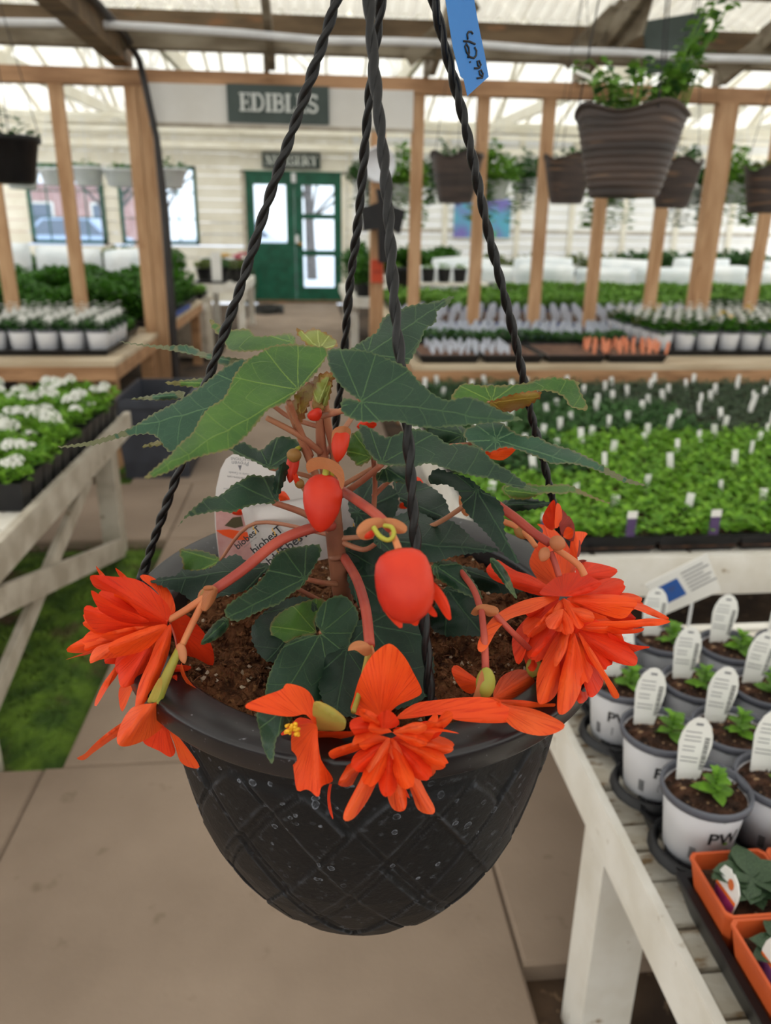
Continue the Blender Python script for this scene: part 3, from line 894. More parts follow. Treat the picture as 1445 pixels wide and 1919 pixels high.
def orange_pot(x, y, label, seed, art):
    t = thing('square_pot', label, 'potted plant', (x, y, .5225), 'orange square pots')
    b = MB()
    V = []
    for s, z in ((.032, 0), (.0455, .080), (.047, .080), (.047, .084), (.0435, .084), (.040, .065), (.038, .060)):
        c = .006
        V += [(-s+c, -s, z), (s-c, -s, z), (s, -s+c, z), (s, s-c, z), (s-c, s, z), (-s+c, s, z), (-s, s-c, z), (-s, -s+c, z)]
    Fs = [tuple(range(8))[::-1]]
    for i in range(6):
        Fs += [(i*8+k, i*8+(k+1) % 8, i*8+8+(k+1) % 8, i*8+8+k) for k in range(8)]
    b.add(V, Fs)
    link(b.mesh('pot_body', ORANGEP), 'pot_body', t, local=True)
    so = MB().box(-.0375, .0375, -.0375, .0375, .052, .066)
    link(so.mesh('soil', SOIL), 'soil', t, local=True)
    r = random.Random(seed)
    for k in range(13):
        a = k*2.4+r.uniform(-.3, .3)
        L = r.uniform(.034, .052)
        link(DKL, 'leaf', t, loc=(.006, .0, .074+.018*k/13), rot=(r.uniform(-.15, .15), r.uniform(-.55, .05), a), scale=(L, L*1.05, L), local=True)
    # picture tag standing against the aisle-side wall
    tg = MB().prism([(-.014, 0), (.014, 0), (.017, .022), (.0165, .030), (.011, .037), (.003, .040), (.0, .038), (-.003, .040), (-.012, .036), (-.0155, .028), (-.017, .018)], (0, 0, 0), (0, -1, 0), (.12, 0, 1), (-1, 0, 0), .0012)
    g = link(tg.mesh('plant_tag', TAGW), 'plant_tag', t, loc=(-.031, -.012, .062), scale=(1, 1.25, 1.25), local=True)
    def onto(poly, m, nm, off):
        me = MB().prism(poly, (-.0012-off, 0, 0), (0, -1, 0), (.12, 0, 1), (-1, 0, 0), .0003).mesh(nm, m)
        return link(me, nm, g, local=True)
    onto([(-.014, .0), (.0138, .0), (.0155, .016), (-.0155, .013)], mat('flower_print_%d' % art, ((186, 66, 140), (160, 110, 186))[art], ((120, 40, 96), (120, 70, 150))[art], scale=90, rough=.5), 'print', 0)
    onto([(-.0155, .013), (.0155, .016), (.0158, .0195), (-.016, .0165)], mat('orange_print', (232, 112, 40), rough=.5), 'print_band', .0003)
    onto([(.0035+.0045*math.cos(a), .029+.0052*math.sin(a)) for a in [i*.5236 for i in range(12)]], mat('emblem_print', (206, 108, 58), rough=.5), 'emblem', .0003)
    return t
orange_pot(.483, .641, 'orange square pot with a magenta picture tag', 1, 0)
orange_pot(.483, .546, 'orange square pot with a lilac picture tag, nearest the camera', 2, 1)
orange_pot(.578, .641, 'orange square pot right of the magenta-tagged one', 3, 0)
orange_pot(.578, .546, 'orange square pot in the lower right frame corner', 4, 1)
orange_pot(.483, .451, 'orange square pot just below the frame, aisle side', 5, 1)
# price placard leaning at the back of the slatted table
pl = thing('placard', 'tilted white information card with a blue photo, behind the labelled pots', 'sign', tuple(atY(1285, 1120, 1.33)-Vector((0, 0, .1))))
c0, c1, c2, c3 = atY(1210, 1096, 1.33), atY(1246, 1152, 1.33), atY(1352, 1107, 1.33), atY(1325, 1038, 1.33)
def quadm(c0, c1, c2, c3, th, m, name, parent):
    n = (c1-c0).cross(c2-c0).normalized()
    if n.y > 0: n = -n
    b = MB().add([c0, c1, c2, c3, c0-n*th, c1-n*th, c2-n*th, c3-n*th], [(0, 1, 2, 3), (7, 6, 5, 4), (0, 4, 5, 1), (1, 5, 6, 2), (2, 6, 7, 3), (3, 7, 4, 0)])
    return b.build(name, m, parent)
quadm(c0, c1, c2, c3, .003, TAGW, 'card', pl)
ex = (c3-c0); ey = (c1-c0)
def onc(u0, u1, v0, v1, m, nm):
    o = c0+Vector((0, -.001, 0))
    q = [o+ex*u0+ey*v0, o+ex*u0+ey*v1, o+ex*u1+ey*v1, o+ex*u1+ey*v0]
    return quadm(*q, .0004, m, nm, pl)
onc(.10, .44, .22, .74, mat('blue_photo', (40, 84, 156), (84, 70, 62), scale=30, lo=.55, hi=.7, rough=.4), 'photo')
for i in range(6):
    onc(.52, .52+(.36, .42, .3, .4, .35, .42)[i], .15+.11*i, .18+.11*i, INKG, 'print_line')
MB().tube([(c1+c2)/2+Vector((0, .004, 0)), (c1+c2)/2+Vector((0, .004, -.11))], .003, 6).build('stake', PVC, pl)

# ---- middle right table with plug trays of seedlings
TM = thing('display_table', 'white table covered with trays of green seedlings and white tags', 'table', (1.6, 2.7, 0))
MB().box(.415, 3.0, 1.675, 1.70, .447, .553).build('apron', WHITEW, TM)
MB().box(.415, .44, 1.70, 3.72, .447, .553).build('apron', WHITEW, TM)
for i in range(10):
    x = .445+i*.255
    MB().box(x, x+.24, 1.70, 3.72, .52, .545).build('board', WHITEW, TM)
for x in (.47, 1.6, 2.8):
    for y in (1.78, 3.6):
        MB().box(x, x+.085, y, y+.085, -.045, .519).build('leg', WHITEW, TM)
def plug_meshes(gm, hgt, n, leaf, seed, nm, W=.208, D=.49):
    r = random.Random(seed)
    b = MB()
    def pl(q):
        x = q.uniform(-W/2, W/2); y = q.uniform(-D/2, D/2)
        h = hgt*(.55+.45*math.cos(x*60)*math.cos(y*60))
        return (x, y, .042+h*q.uniform(.25, 1))
    scatter_leaves(b, n, pl, leaf, r, up=.8)
    return b.mesh(nm, gm)
tb = MB(); open_tray(tb, -.105, .105, -.245, .245, 0, .048)
TRAYM = tb.mesh('tray_body', BLACKP)
SOILM = MB().box(-.100, .100, -.240, .240, .012, .040).mesh('soil', SOIL)
fol = {'lime': [plug_meshes(LIME, .05, 1500, .020, s, 'foliage') for s in (1, 2)],
       'mid': [plug_meshes(MIDG, .055, 1500, .019, s, 'foliage') for s in (3, 4)],
       'dark': [plug_meshes(DARKG, .055, 1500, .018, s, 'foliage') for s in (5, 6)],
       'grey': [plug_meshes(GREYG, .045, 1500, .016, s, 'foliage') for s in (7, 8)]}
COLN = {'lime': 'lime green', 'mid': 'mid green', 'dark': 'dark green', 'grey': 'grey-green'}
wt = MB().box(-.010, .010, -.0006, .0006, .0, .058).mesh('small_tag', TAGW)
wt2 = MB().box(-.011, .011, -.0006, .0006, .0, .058).mesh('small_tag', PURPLE)
wt3 = MB().box(-.0112, .0112, -.0009, .0009, .044, .060).mesh('tag_head', TAGW)
def plug_tray(x, y, z, kind, seed, where):
    t = thing('seedling_tray', 'black tray of %s seedlings, %s' % (COLN[kind], where), 'seedling tray', (x, y, z), 'seedling trays on the white middle table')
    link(TRAYM, 'tray_body', t, local=True); link(SOILM, 'soil', t, local=True)
    f = link(fol[kind][seed % 2], 'foliage', t, local=True)
    f['kind'] = 'stuff'
    return t
rown = ('front row', 'second row back', 'third row back', 'last row')
rt = random.Random(21)
for j in range(4):
    for i in range(9):
        x = .533+.2165*i; y = 1.962+.50*j
        if proj((x-.11, y, .6))[0] > 1470: continue
        kind = 'lime' if j == 0 or (j == 1 and i >= 2) else ('mid' if j == 1 or (j == 2 and i < 5) else ('dark' if i < 4 else 'grey'))
        plug_tray(x, y, .5465, kind, i+j, '%s from the aisle in the %s' % (ordn[i], rown[j]))
        for a in range(3 if j == 0 else 4):
            tx, ty = x+(-.055, .05, -.02, .06)[a]+rt.uniform(-.02, .02), y+(-.20, -.06, .07, .19)[a]+rt.uniform(-.03, .03)
            hz = rt.uniform(.588, .606)
            if j == 0 and a == 0:
                q = thing('small_tag', 'purple seedling tag with a white head, %s front tray from the aisle' % ordn[i], 'plant tag', (x+.03, y-.247, .592), 'purple tags along the front trays', rt.uniform(-.15, .15))
                q.scale = (1.15, 1.15, 1.15)
                link(wt2, 'stake', q, local=True); link(wt3, 'tag_head', q, local=True)
            else:
                q = link(wt, 'small_tag', None, (tx, ty, hz-(.012 if j == 0 else 0)), (rt.uniform(-.25, .1), rt.uniform(-.2, .2), rt.uniform(-.5, .5)))
                tag(q, 'white tag %s from the front, %s seedling tray from the aisle, %s' % (nums[a], ordn[i], rown[j]), 'plant tag', 'white tags in the seedling trays')
# ================================================================== BENCHES AT THE PARTITION AND BEYOND
def bench(name, label, x0, x1, y0, y1, z, fm, legs, side=None, topm=WHITEW, nb=None):
    t = thing(name, label, 'bench', ((x0+x1)/2, (y0+y1)/2, 0))
    MB().box(x0, x1, y0-.03, y0, z-.105, z-.028).build('front_rail', fm, t)
    MB().box(x0, x1, y1, y1+.03, z-.105, z-.028).build('rear_rail', fm, t)
    for sx in side or ():
        MB().box(sx-.015, sx+.015, y0, y1, z-.105, z-.028).build('side_rail', fm, t)
    n = nb or max(3, int((y1-y0)/.3))
    for i in range(n):
        a, c = y0-.03+(y1-y0+.06)*i/n, y0-.03+(y1-y0+.06)*(i+1)/n-.008
        MB().box(x0, x1, a, c, z-.027, z-.0005*(i % 3)).build('board', topm, t)
    for x in legs:
        for y in (y0+.05, y1-.12):
            MB().box(x, x+.085, y, y+.085, -.045, z-.028).build('leg', fm, t)
    return t
PALEW = mat('weathered_board', (208, 192, 166), (186, 166, 138), scale=4, stretch=(.5, 2, 2), rough=.7)
bench('lumber_bench', 'long lumber bench under the right studs with seedlings and labelled pots', .56, 6.2, 4.30, 5.68, .60, LUMBERH, (.62, 1.55, 2.48, 3.4, 4.4, 6.05), (.575,), PALEW)
bench('lumber_bench', 'lumber bench left of the doorway with white-tagged pots and parsley', -4.8, -1.09, 4.45, 5.70, .60, LUMBERH, (-1.2, -2.4, -3.6, -4.75), (-1.105,), PALEW)
bench('herb_bench', 'bench of parsley behind the left studs', -4.8, -1.13, 5.93, 8.4, .60, LUMBERH, (-1.24, -3.0, -4.7), (-1.145,), PALEW)
bench('herb_bench', 'wide bench of tagged seedlings behind the right studs', .64, 8.4, 5.93, 8.5, .60, LUMBERH, (.72, 2.7, 4.6, 6.6, 8.2), (.655,), PALEW)
bench('nursery_bench', 'white bench carrying the stacked white sacks on the right', .40, 8.4, 8.9, 11.3, .60, WHITEW, (.45, 2.9, 5.1, 7.3), (.415,), WHITEW)
bench('nursery_bench', 'back bench of leafy plants along the right siding wall', 1.0, 8.4, 12.6, 14.4, .66, WHITEW, (1.1, 3.2, 5.3, 7.6), (1.015,), WHITEW)
bench('nursery_bench', 'white bench of sacks and plants under the left windows', -4.9, -1.55, 9.1, 11.0, .62, WHITEW, (-1.66, -3.2, -4.8), (-1.565,), WHITEW)
bench('flower_stand', 'small white stand of black pots left of the door', -1.42, -.80, 9.85, 11.7, .68, WHITEW, (-1.40, -.90), (-.815,), WHITEW)

# far versions of the labelled pot
FB = MB().lathe([(.030, 0), (.040, .0), (.0505, .094)], 16).mesh('pot_body', POTW, True)
FR = MB().lathe([(.0505, .0925), (.056, .096), (.056, .102), (.052, .104), (.050, .090), (.001, .090)], 16).mesh('rim', RIMG, True)
def tuft(m, n, R, z0, h, leaf, seed, nm='foliage'):
    r = random.Random(seed)
    b = MB()
    def pl(q):
        a = q.uniform(0, 6.28); rr = R*math.sqrt(q.random())
        return (rr*math.cos(a), rr*math.sin(a), z0+h*q.random()*(1-.5*rr/R))
    return scatter_leaves(b, n, pl, leaf, r, up=1.0).mesh(nm, m)
def blossoms(m, n, R, z0, h, s, seed):
    r = random.Random(seed)
    b = MB()
    for _ in range(n):
        a = r.uniform(0, 6.28); rr = R*math.sqrt(r.random())
        c = Vector((rr*math.cos(a), rr*math.sin(a), z0+h*r.random()))
        for k in range(5):
            t = k*1.2566
            b.add([c, c+Vector((math.cos(t-.5)*s, math.sin(t-.5)*s, s*.35)), c+Vector((math.cos(t)*s*1.4, math.sin(t)*s*1.4, s*.3)), c+Vector((math.cos(t+.5)*s, math.sin(t+.5)*s, s*.35))], [(0, 1, 2, 3)])
    return b.mesh('blossom', m)
FT = [tuft(MIDG, 90, .05, .09, .06, .03, 5), tuft(PARS, 90, .05, .09, .06, .03, 6), tuft(OLIVE, 90, .052, .09, .06, .03, 7)]
FBW = blossoms(WHITEF, 12, .05, .13, .06, .011, 8)
FBY = blossoms(YELLOWF, 5, .05, .14, .06, .013, 9)
FBR = blossoms(ORTAG, 5, .05, .11, .04, .011, 12)
FTAG = MB().prism([(-.013, 0), (.013, 0), (.019, .045), (.017, .062), (.010, .073), (0, .076), (-.010, .073), (-.017, .062), (-.019, .045)], (0, 0, .09), (1, 0, 0), (0, 0, 1), (0, -1, 0), .0015).mesh('plant_tag', TAGW)
def far_pot(x, y, z, label, group, fo=0, fl=None, tg=False, sc=1.3, rz=0):
    t = thing('labelled_pot', label, 'potted plant', (x, y, z), group, rz)
    t.scale = (sc, sc, sc)
    link(FB, 'pot_body', t, local=True); link(FR, 'rim', t, local=True)
    link(FT[fo], 'foliage', t, local=True)
    if fl: link(fl, 'blossom', t, local=True)
    if tg: link(FTAG, 'plant_tag', t, loc=(-.01, -.02, .005), rot=(-.15, .2, .2), local=True)
    return t
def flat(x0, x1, y0, y1, z, h, label, group=None, m=BLACKP, soil=None):
    t = thing('flat_tray', label, 'tray', ((x0+x1)/2, (y0+y1)/2, z), group)
    open_tray(MB(), x0+.012, x1-.012, y0+.012, y1-.012, z, z+h).build('tray_body', m, t)
    if soil: MB().box(x0+.022, x1-.022, y0+.022, y1-.022, z+.008, z+h-.006).build('soil', soil, t)
    return t
rb = random.Random(31)
# left: two rows of white pots with pale tags in one black tray
flat(-1.90, -1.165, 4.62, 5.25, .601, .035, 'black tray under the white-tagged pots on the left lumber bench')
for j in range(4):
    for i in range(5):
        far_pot(-1.82+.145*i, 4.71+.15*j, .611, 'tagged white pot, %s from the left in row %s of the left lumber bench' % (ordn[i], nums[j]),
                'white-tagged pots on the left bench', 0, FBW, True)
flat(-2.70, -1.96, 4.62, 5.25, .601, .035, 'black tray cut by the left frame edge on the lumber bench')
for j in range(4):
    for i in range(2):
        far_pot(-2.19+.145*i, 4.71+.15*j, .611, 'tagged white pot at the left frame edge, %s in row %s' % (ordn[i], nums[j]), 'white-tagged pots at the frame edge', 0, FBW, True)
# parsley bed
def bed(name, label, cat, x0, x1, y0, y1, z, h, n, leaf, m, seed, bump=.5, trayh=.05, traym=BLACKP):
    t = thing(name, label, cat, ((x0+x1)/2, (y0+y1)/2, z))
    open_tray(MB(), x0+.012, x1-.012, y0+.012, y1-.012, z, z+trayh).build('tray_body', traym, t)
    r = random.Random(seed)
    b = MB()
    ph = [r.uniform(0, 6) for _ in range(4)]
    def pl(q):
        x = q.uniform(x0+.02, x1-.02); y = q.uniform(y0+.02, y1-.02)
        k = 1-bump*(.5+.25*math.sin(x*9+ph[0])+.25*math.sin(y*8+ph[1]+x*4))
        return (x, y, z+trayh-.02+h*k*math.sqrt(q.random()))
    scatter_leaves(b, n, pl, leaf, r, up=1.1, w=.42)
    f = b.build('foliage', m, t)
    f['kind'] = 'stuff'
    return t
bed('herb_bed', 'dense dark green parsley bed behind the left studs', 'parsley', -2.9, -1.15, 6.02, 6.95, .601, .28, 11000, .045, PARS, 1)
bed('herb_bed', 'taller parsley bed at the back, left of the doorway', 'parsley', -2.9, -1.15, 7.0, 8.3, .601, .34, 11000, .05, PARS, 2)
bed('herb_bed', 'parsley bed at the left frame edge', 'parsley', -4.7, -2.95, 6.02, 8.3, .601, .22, 9000, .055, PARS, 3)
bed('herb_bed', 'low green bed behind the tagged pots on the left lumber bench', 'herbs', -2.8, -1.2, 5.32, 5.66, .601, .10, 2500, .035, PARS, 4)
o = MB().box(-1.138, -1.126, 6.0, 7.6, .60, .64).build('tray_edge', BLUEP); tag(o, 'thin blue tray edging along the parsley bench', 'edging')

# white sacks of potting mix, pillow shaped, with a dark printed line
SACK = mat('white_sack_plastic', (236, 240, 244), (218, 226, 232), scale=4, rough=.35, spec=.5)
def sack(x, y, z, w, d, h, label, seed, txt='PRO-MIX', lean=.0, group='white sacks of potting mix'):
    r = random.Random(seed)
    t = thing('soil_sack', label, 'sack', (x, y, z), group)
    b = MB()
    nx, nz = 14, 8
    for sgn in (-1, 1):
        for j in range(nz+1):
            for i in range(nx+1):
                u, v = i/nx*2-1, j/nz*2-1
                e = max(0, (1-u**4))*max(0, (1-v**4))
                pinch = 1-.07*(abs(u)**2)*(abs(v)**2)
                q = r.uniform(-.008, .008) if sgn < 0 else 0
                b.v.append((x+u*w/2*pinch+.02*v*u, y+sgn*(d/2*math.sqrt(e)+.001)+q*e+lean*(v+1)*h/2, z+h*(v*pinch+1)/2+.02*h*math.sin(3*u+seed)*(v+1)/2))
    o = (nx+1)*(nz+1)
    for j in range(nz):
        for i in range(nx):
            a = j*(nx+1)+i
            b.f += [(a, a+1, a+nx+2, a+nx+1), (o+a, o+a+nx+1, o+a+nx+2, o+a+1)]
    b.build('bag', SACK, t, True)
    if txt:
        me = text_mesh(txt, h*.20, INK, 'lettering', 0, .003)
        me.transform(frame_mat((x, y-d/2-.012+lean*h*.25, z+h*.27), (1, 0, 0), (0, lean, 1)))
        link(me, 'lettering', t)
    return t
xs = [1.42, 2.20, 2.98, 3.76, 4.54, 5.32, 6.10, 6.88]
for i, x in enumerate(xs):
    sack(x, 10.0+.05*(i % 2), .60, .74, .26, .30+.02*(i % 3), 'white sack of potting mix, %s from the doorway along the right bench' % ordn[i], i+1)
for i, x in enumerate((2.0, 3.1, 4.15, 5.3, 6.4)):
    sack(x, 10.55, .60, .80, .3, .40+.02*(i % 2), 'taller white sack behind the front row on the right bench, %s from the doorway' % ordn[i], 20+i, '')
for i, x in enumerate((-1.92, -2.66, -3.40, -4.14, -4.88)):
    sack(x, 9.22+.03*(i % 2), .62, .70, .24, (.46, .48, .52, .54, .50)[i], 'white sack standing behind the parsley, %s from the doorway' % ordn[i], 40+i, '' if i < 2 else 'PRO-MIX', group='white sacks behind the parsley')
# white slab of cartons the right sacks lean on
# right lumber bench: flats of red-soiled plugs, wire tags, orange tags, then white pots
REDSOIL = mat('reddish_soil', (116, 84, 66), (86, 60, 48), scale=20, rough=.95)
for i in range(4):
    flat(.60+.37*i, .96+.37*i, 4.34, 4.86, .601, .045, 'shallow black flat of reddish soil, %s along the right lumber bench' % ordn[i], 'flats of reddish soil', BLACKP, REDSOIL)
def spikes(m, n, x0, x1, y0, y1, z, h, w, seed):
    r = random.Random(seed)
    b = MB()
    for _ in range(n):
        x, y = r.uniform(x0, x1), r.uniform(y0, y1)
        hh = h*r.uniform(.7, 1.2); l = r.uniform(-.01, .01)
        b.add([(x-w, y, z), (x+w, y, z), (x+w+l, y-.005, z+hh), (x-w+l, y-.005, z+hh), (x, y+.002, z)], [(0, 1, 2, 3), (1, 4, 2), (4, 0, 3)])
    return b
def tagrow(m, xs, y, z, w, h, label, cat, group, seed):
    r = random.Random(seed)
    me = MB().prism([(-w*.7, 0), (w*.7, 0), (w, h*.55), (w*.8, h*.9), (0, h), (-w*.8, h*.9), (-w, h*.55)], (0, 0, 0), (1, 0, 0), (0, 0, 1), (0, 1, 0), .002).mesh('plant_tag', m)
    for k, x in enumerate(xs):
        tag(link(me, 'plant_tag', None, (x+r.uniform(-.012, .012), y+r.uniform(-.02, .02), z), (r.uniform(-.25, .1), r.uniform(-.15, .15), r.uniform(-.4, .4))), label % (ordn[k], nums[seed % 10]), cat, group)
for j in range(3):
    tagrow(ORTAG, [1.66+.048*i for i in range(10)], 4.46+.11*j, .635, .012, .075, 'pale orange tag in the red-soiled flats, %s from the left in row %s', 'plant tag', 'pale orange tags', 50+j)
for j in range(4):
    tagrow(SILV, [.70+.05*i for i in range(10)], 4.44+.10*j, .635, .011, .06, 'silvery tag in the red-soiled flats near the doorway, %s in row %s', 'plant tag', 'silvery tags', 60+j)
o = bed('herb_bed', 'low green seedlings behind the reddish flats on the right lumber bench', 'seedlings', .62, 2.06, 4.88, 5.10, .601, .08, 1800, .03, MIDG, 6)
# rows of pale tags in blue-edged trays
flat(.62, 2.25, 5.12, 5.64, .601, .05, 'blue tray of pale-tagged plugs on the right lumber bench', None, BLUEP, SOIL)
for j in range(5):
    tagrow(SILV, [.68+.063*i+.03*(j % 2) for i in range(24)], 5.18+.10*j, .63, .020, .085, 'pale tag in the blue tray on the right lumber bench, %s in row %s', 'plant tag', 'pale tags in the blue tray', 70+j)
# white pots with flowers, right of the reddish flats
flat(2.10, 3.02, 4.60, 5.50, .601, .035, 'black tray under the flowering white pots on the right lumber bench')
flat(3.06, 4.0, 4.60, 5.50, .601, .035, 'black tray of flowering pots at the right frame edge')
for j in range(6):
    for i in range(13):
        x = 2.175+.145*i
        if proj((x, 4.7+.15*j, .7))[0] > 1480: continue
        far_pot(x, 4.70+.15*j, .611, 'flowering white pot, %s from the doorway in row %s of the right lumber bench' % (ordn[i], nums[j]),
                'flowering white pots on the right bench', (0, 1, 2)[(i+j) % 3] if j else 1, FBY if (i in (3, 5) and j == 0) or (i*j) % 7 == 3 else (FBR if i in (5, 6) and j == 0 else FBW), j > 0, 1.3, rb.uniform(0, 6) if j == 0 else 0)
# beyond the studs: more tag rows, lime beds
flat(.70, 3.4, 5.98, 7.0, .601, .05, 'long blue tray of grey tags behind the right studs', None, BLUEP, SOIL)
for j in range(5):
    tagrow(SILV, [.76+.105*i+.05*(j % 2) for i in range(25)], 6.06+.2*j, .63, .026, .10, 'grey tag in the long blue tray behind the right studs, %s in row %s', 'plant tag', 'grey tags behind the studs', 80+j)
bed('herb_bed', 'lime green seedling bed behind the grey tags on the right', 'seedlings', .72, 4.2, 7.1, 8.4, .601, .13, 9000, .05, FRESH, 7)
bed('herb_bed', 'leafy bed with white blooms at the right frame edge behind the studs', 'seedlings', 4.25, 6.6, 6.0, 8.4, .601, .16, 8000, .05, FRESH, 8)
bed('herb_bed', 'grey-green bed behind the flowering pots on the right', 'seedlings', 3.45, 4.2, 5.98, 7.0, .601, .13, 3000, .045, GREYG, 9)
bed('herb_bed', 'bright low seedlings in front of the right-hand sacks', 'seedlings', 2.25, 6.8, 9.36, 9.8, .601, .10, 6000, .05, FRESH, 10)
bed('herb_bed', 'reddish-green shrubs on the back bench at the right wall', 'shrubs', 2.6, 5.2, 12.8, 13.6, .661, .30, 1800, .07, OLIVE, 11, .8)
bed('herb_bed', 'dark green foliage on the back bench by the doorway', 'shrubs', 1.05, 2.4, 12.7, 14.0, .661, .36, 4000, .08, PARS, 12)
bed('herb_bed', 'dark green clump on the back bench at the right', 'shrubs', 5.3, 7.9, 12.8, 13.8, .661, .36, 4000, .08, MIDG, 13)
bed('herb_bed', 'green plants behind the left sacks below the windows', 'shrubs', -4.8, -1.6, 9.9, 10.9, .621, .40, 9000, .06, PARS, 14)
bed('herb_bed', 'olive brown plants on the left bench beside the window post', 'shrubs', -3.0, -2.2, 9.45, 9.85, .621, .42, 1800, .06, OLIVE, 15)
# aisle-side plants on the right bench near the doorway
for i, (x, y, s) in enumerate(((.60, 9.10, 1.25), (.62, 9.80, 1.5), (.66, 10.6, 1.6))):
    t = thing('leafy_pot', 'bushy green potted plant, %s at the aisle end of the right bench' % ordn[i], 'potted plant', (x, y, .60), 'bushy pots at the aisle end', i*1.1)
    t.scale = (s, s, s)
    link(tuft(PARS if i != 1 else MIDG, 220, .14, .11, .26, .07, 90+i), 'foliage', t, local=True)
    link(MB().lathe([(.001, 0), (.06, 0), (.085, .13), (.09, .135), (.08, .12), (.001, .12)], 16).mesh('pot', BLACKP, True), 'pot', t, local=True)
for i in range(6):
    t = thing('black_pot', 'row of black pots on the right bench end: %s from the aisle' % ordn[i], 'pot', (1.22+.17*i, 9.12, .36), 'black pots at the bench end')
    t.location = (1.02+.19*i, 9.5, .74)
    link(MB().lathe([(.001, 0), (.065, 0), (.085, .15), (.09, .155), (.078, .14), (.001, .14)], 16).mesh('pot', BLACKP, True), 'pot', t, local=True)
    link(tuft(FRESH, 40, .07, .14, .07, .04, 120+i), 'foliage', t, local=True)
o = thing('plant_shelf', 'low wooden shelf box carrying the black pots on the right bench', 'shelf', (1.5, 9.5, .6))
MB().box(.90, 2.1, 9.33, 9.67, .71, .74).build('board', WHITEW, o); MB().box(.90, .94, 9.35, 9.65, .60, .71).build('foot', WHITEW, o); MB().box(2.06, 2.1, 9.35, 9.65, .60, .71).build('foot', WHITEW, o)
# small flower stand by the door
for i, (x, y, c) in enumerate(((-1.31, 10.12, None), (-1.10, 10.12, None), (-.90, 10.12, PINKF), (-1.06, 10.55, YELLOWF), (-1.32, 10.6, None), (-.90, 11.1, PINKF), (-1.2, 11.1, None))):
    t = thing('flower_pot', ('black pot with a %s bloom on the small white stand' % ('pink' if c is PINKF else 'yellow') if i < 5 else 'black pot with a pink bloom at the back of the white stand') if c else 'black pot of dark foliage on the small white stand, %s from the left' % ordn[i], 'potted flower', (x, y, .68), 'black pots on the white stand')
    link(MB().lathe([(.001, 0), (.07, 0), (.095, .16), (.10, .165), (.085, .15), (.001, .15)], 16).mesh('pot', BLACKP, True), 'pot', t, local=True)
    link(tuft(MIDG if i % 2 else OLIVE, 70, .10, .15, .12, .06, 140+i), 'foliage', t, local=True)
    if c: link(blossoms(c, 14, .06, .27, .05, .035, 150+i), 'blossom', t, local=True)
o = tag(MB().box(-1.19, -1.07, 9.90, 9.905, .69, 1.04).build('price_card', TAGW), 'upright white price card on the small white stand', 'sign')
flat(-1.40, -1.02, 9.83, 10.0, .681, .03, 'small tray at the front of the white stand')
bed('herb_bed', 'tray of bright green plugs below the flower stand', 'seedlings', -1.5, -1.13, 8.55, 9.05, .601, .08, 900, .04, FRESH, 16)
o = thing('low_crate', 'pale low crate carrying the bright green plugs', 'crate', (-1.3, 8.8, 0))
MB().box(-1.52, -1.11, 8.53, 9.07, .0, .60).build('box', GREYW, o); MB().box(-1.54, -1.09, 8.51, 8.53, .48, .56).build('rail', WHITEW, o)

# ---- things on the post right of the doorway
ck = MB().lathe([(.001, 0), (.12, 0), (.135, .01), (.135, .03), (.12, .034), (.118, .026), (.001, .026)], 28)
ck.v = [(.56+v[0], 6.69-v[2], 1.80+v[1]) for v in ck.v]
tag(ck.build('wall_clock', PVC, None, True), 'round white dial on the lumber post right of the doorway', 'dial')
b = MB()
cross = [(-.05, .12), (-.07, .22), (.06, .2), (.05, .10), (.17, .06), (.13, -.12), (.06, -.08), (.05, -.34), (-.04, -.34), (-.05, -.08), (-.17, -.10), (-.19, .07)]
b.prism(cross, (.60, 6.58, 1.40), (1, 0, 0), (0, 0, 1), (0, 1, 0), .06)
tag(b.build('hose_bracket', BLACKP), 'black cross-shaped bracket hanging on the lumber post', 'bracket')
bx = thing('control_box', 'orange-red control box screwed to the lumber post', 'box', (.545, 6.66, 1.0))
MB().box(.50, .595, 6.62, 6.69, .90, 1.08).build('case', mat('red_box', (196, 70, 36), rough=.5), bx); MB().box(.515, .58, 6.612, 6.62, .985, .995).build('seam', mat('red_box_dark', (150, 50, 28), rough=.5), bx)
bn = thing('waste_bin', 'black bin behind the lumber post', 'bin', (1.0, 8.7, 0))
MB().lathe([(.001, 0), (.10, 0), (.14, .93), (.15, .94), (.13, .92), (.001, .88)], 18, (1.0, 8.7, 0)).build('body', BLACKP, bn, True); MB().lathe([(.151, .90), (.158, .905), (.158, .93), (.151, .935)], 18, (1.0, 8.7, 0)).build('rim', BLACKP, bn, True)
# hose coiled on the floor left of the door
ho = MB()
P = []
for k in range(150):
    a = k*.26
    P.append((-.72+(.25+.02*math.sin(k*.9))*math.cos(a), 13.3+(.33+.02*math.cos(k*.7))*math.sin(a), .02+.02*(k//30)+.004*math.sin(k)))
tag(ho.tube(P, .012, 6).build('garden_hose', mat('dark_hose', (44, 46, 44), rough=.5), None, True), 'dark hose coiled on the floor left of the door', 'hose')
ho = MB()
P = []
for k in range(110):
    a = k*.24
    P.append((-1.06+.02*(k//26)*.8+.005*math.sin(k), 14.9+.05*math.sin(a*.3), .42+.36*math.sin(a)))
    P[-1] = (-1.18+.28*math.cos(a)*.5+.012*(k//26), 14.95-.02*(k//26), .354+.34*math.sin(a))
tag(ho.tube(P, .013, 6).build('garden_hose', mat('green_hose', (58, 76, 52), rough=.5), None, True), 'green hose coiled upright against the wall beside the door', 'hose')
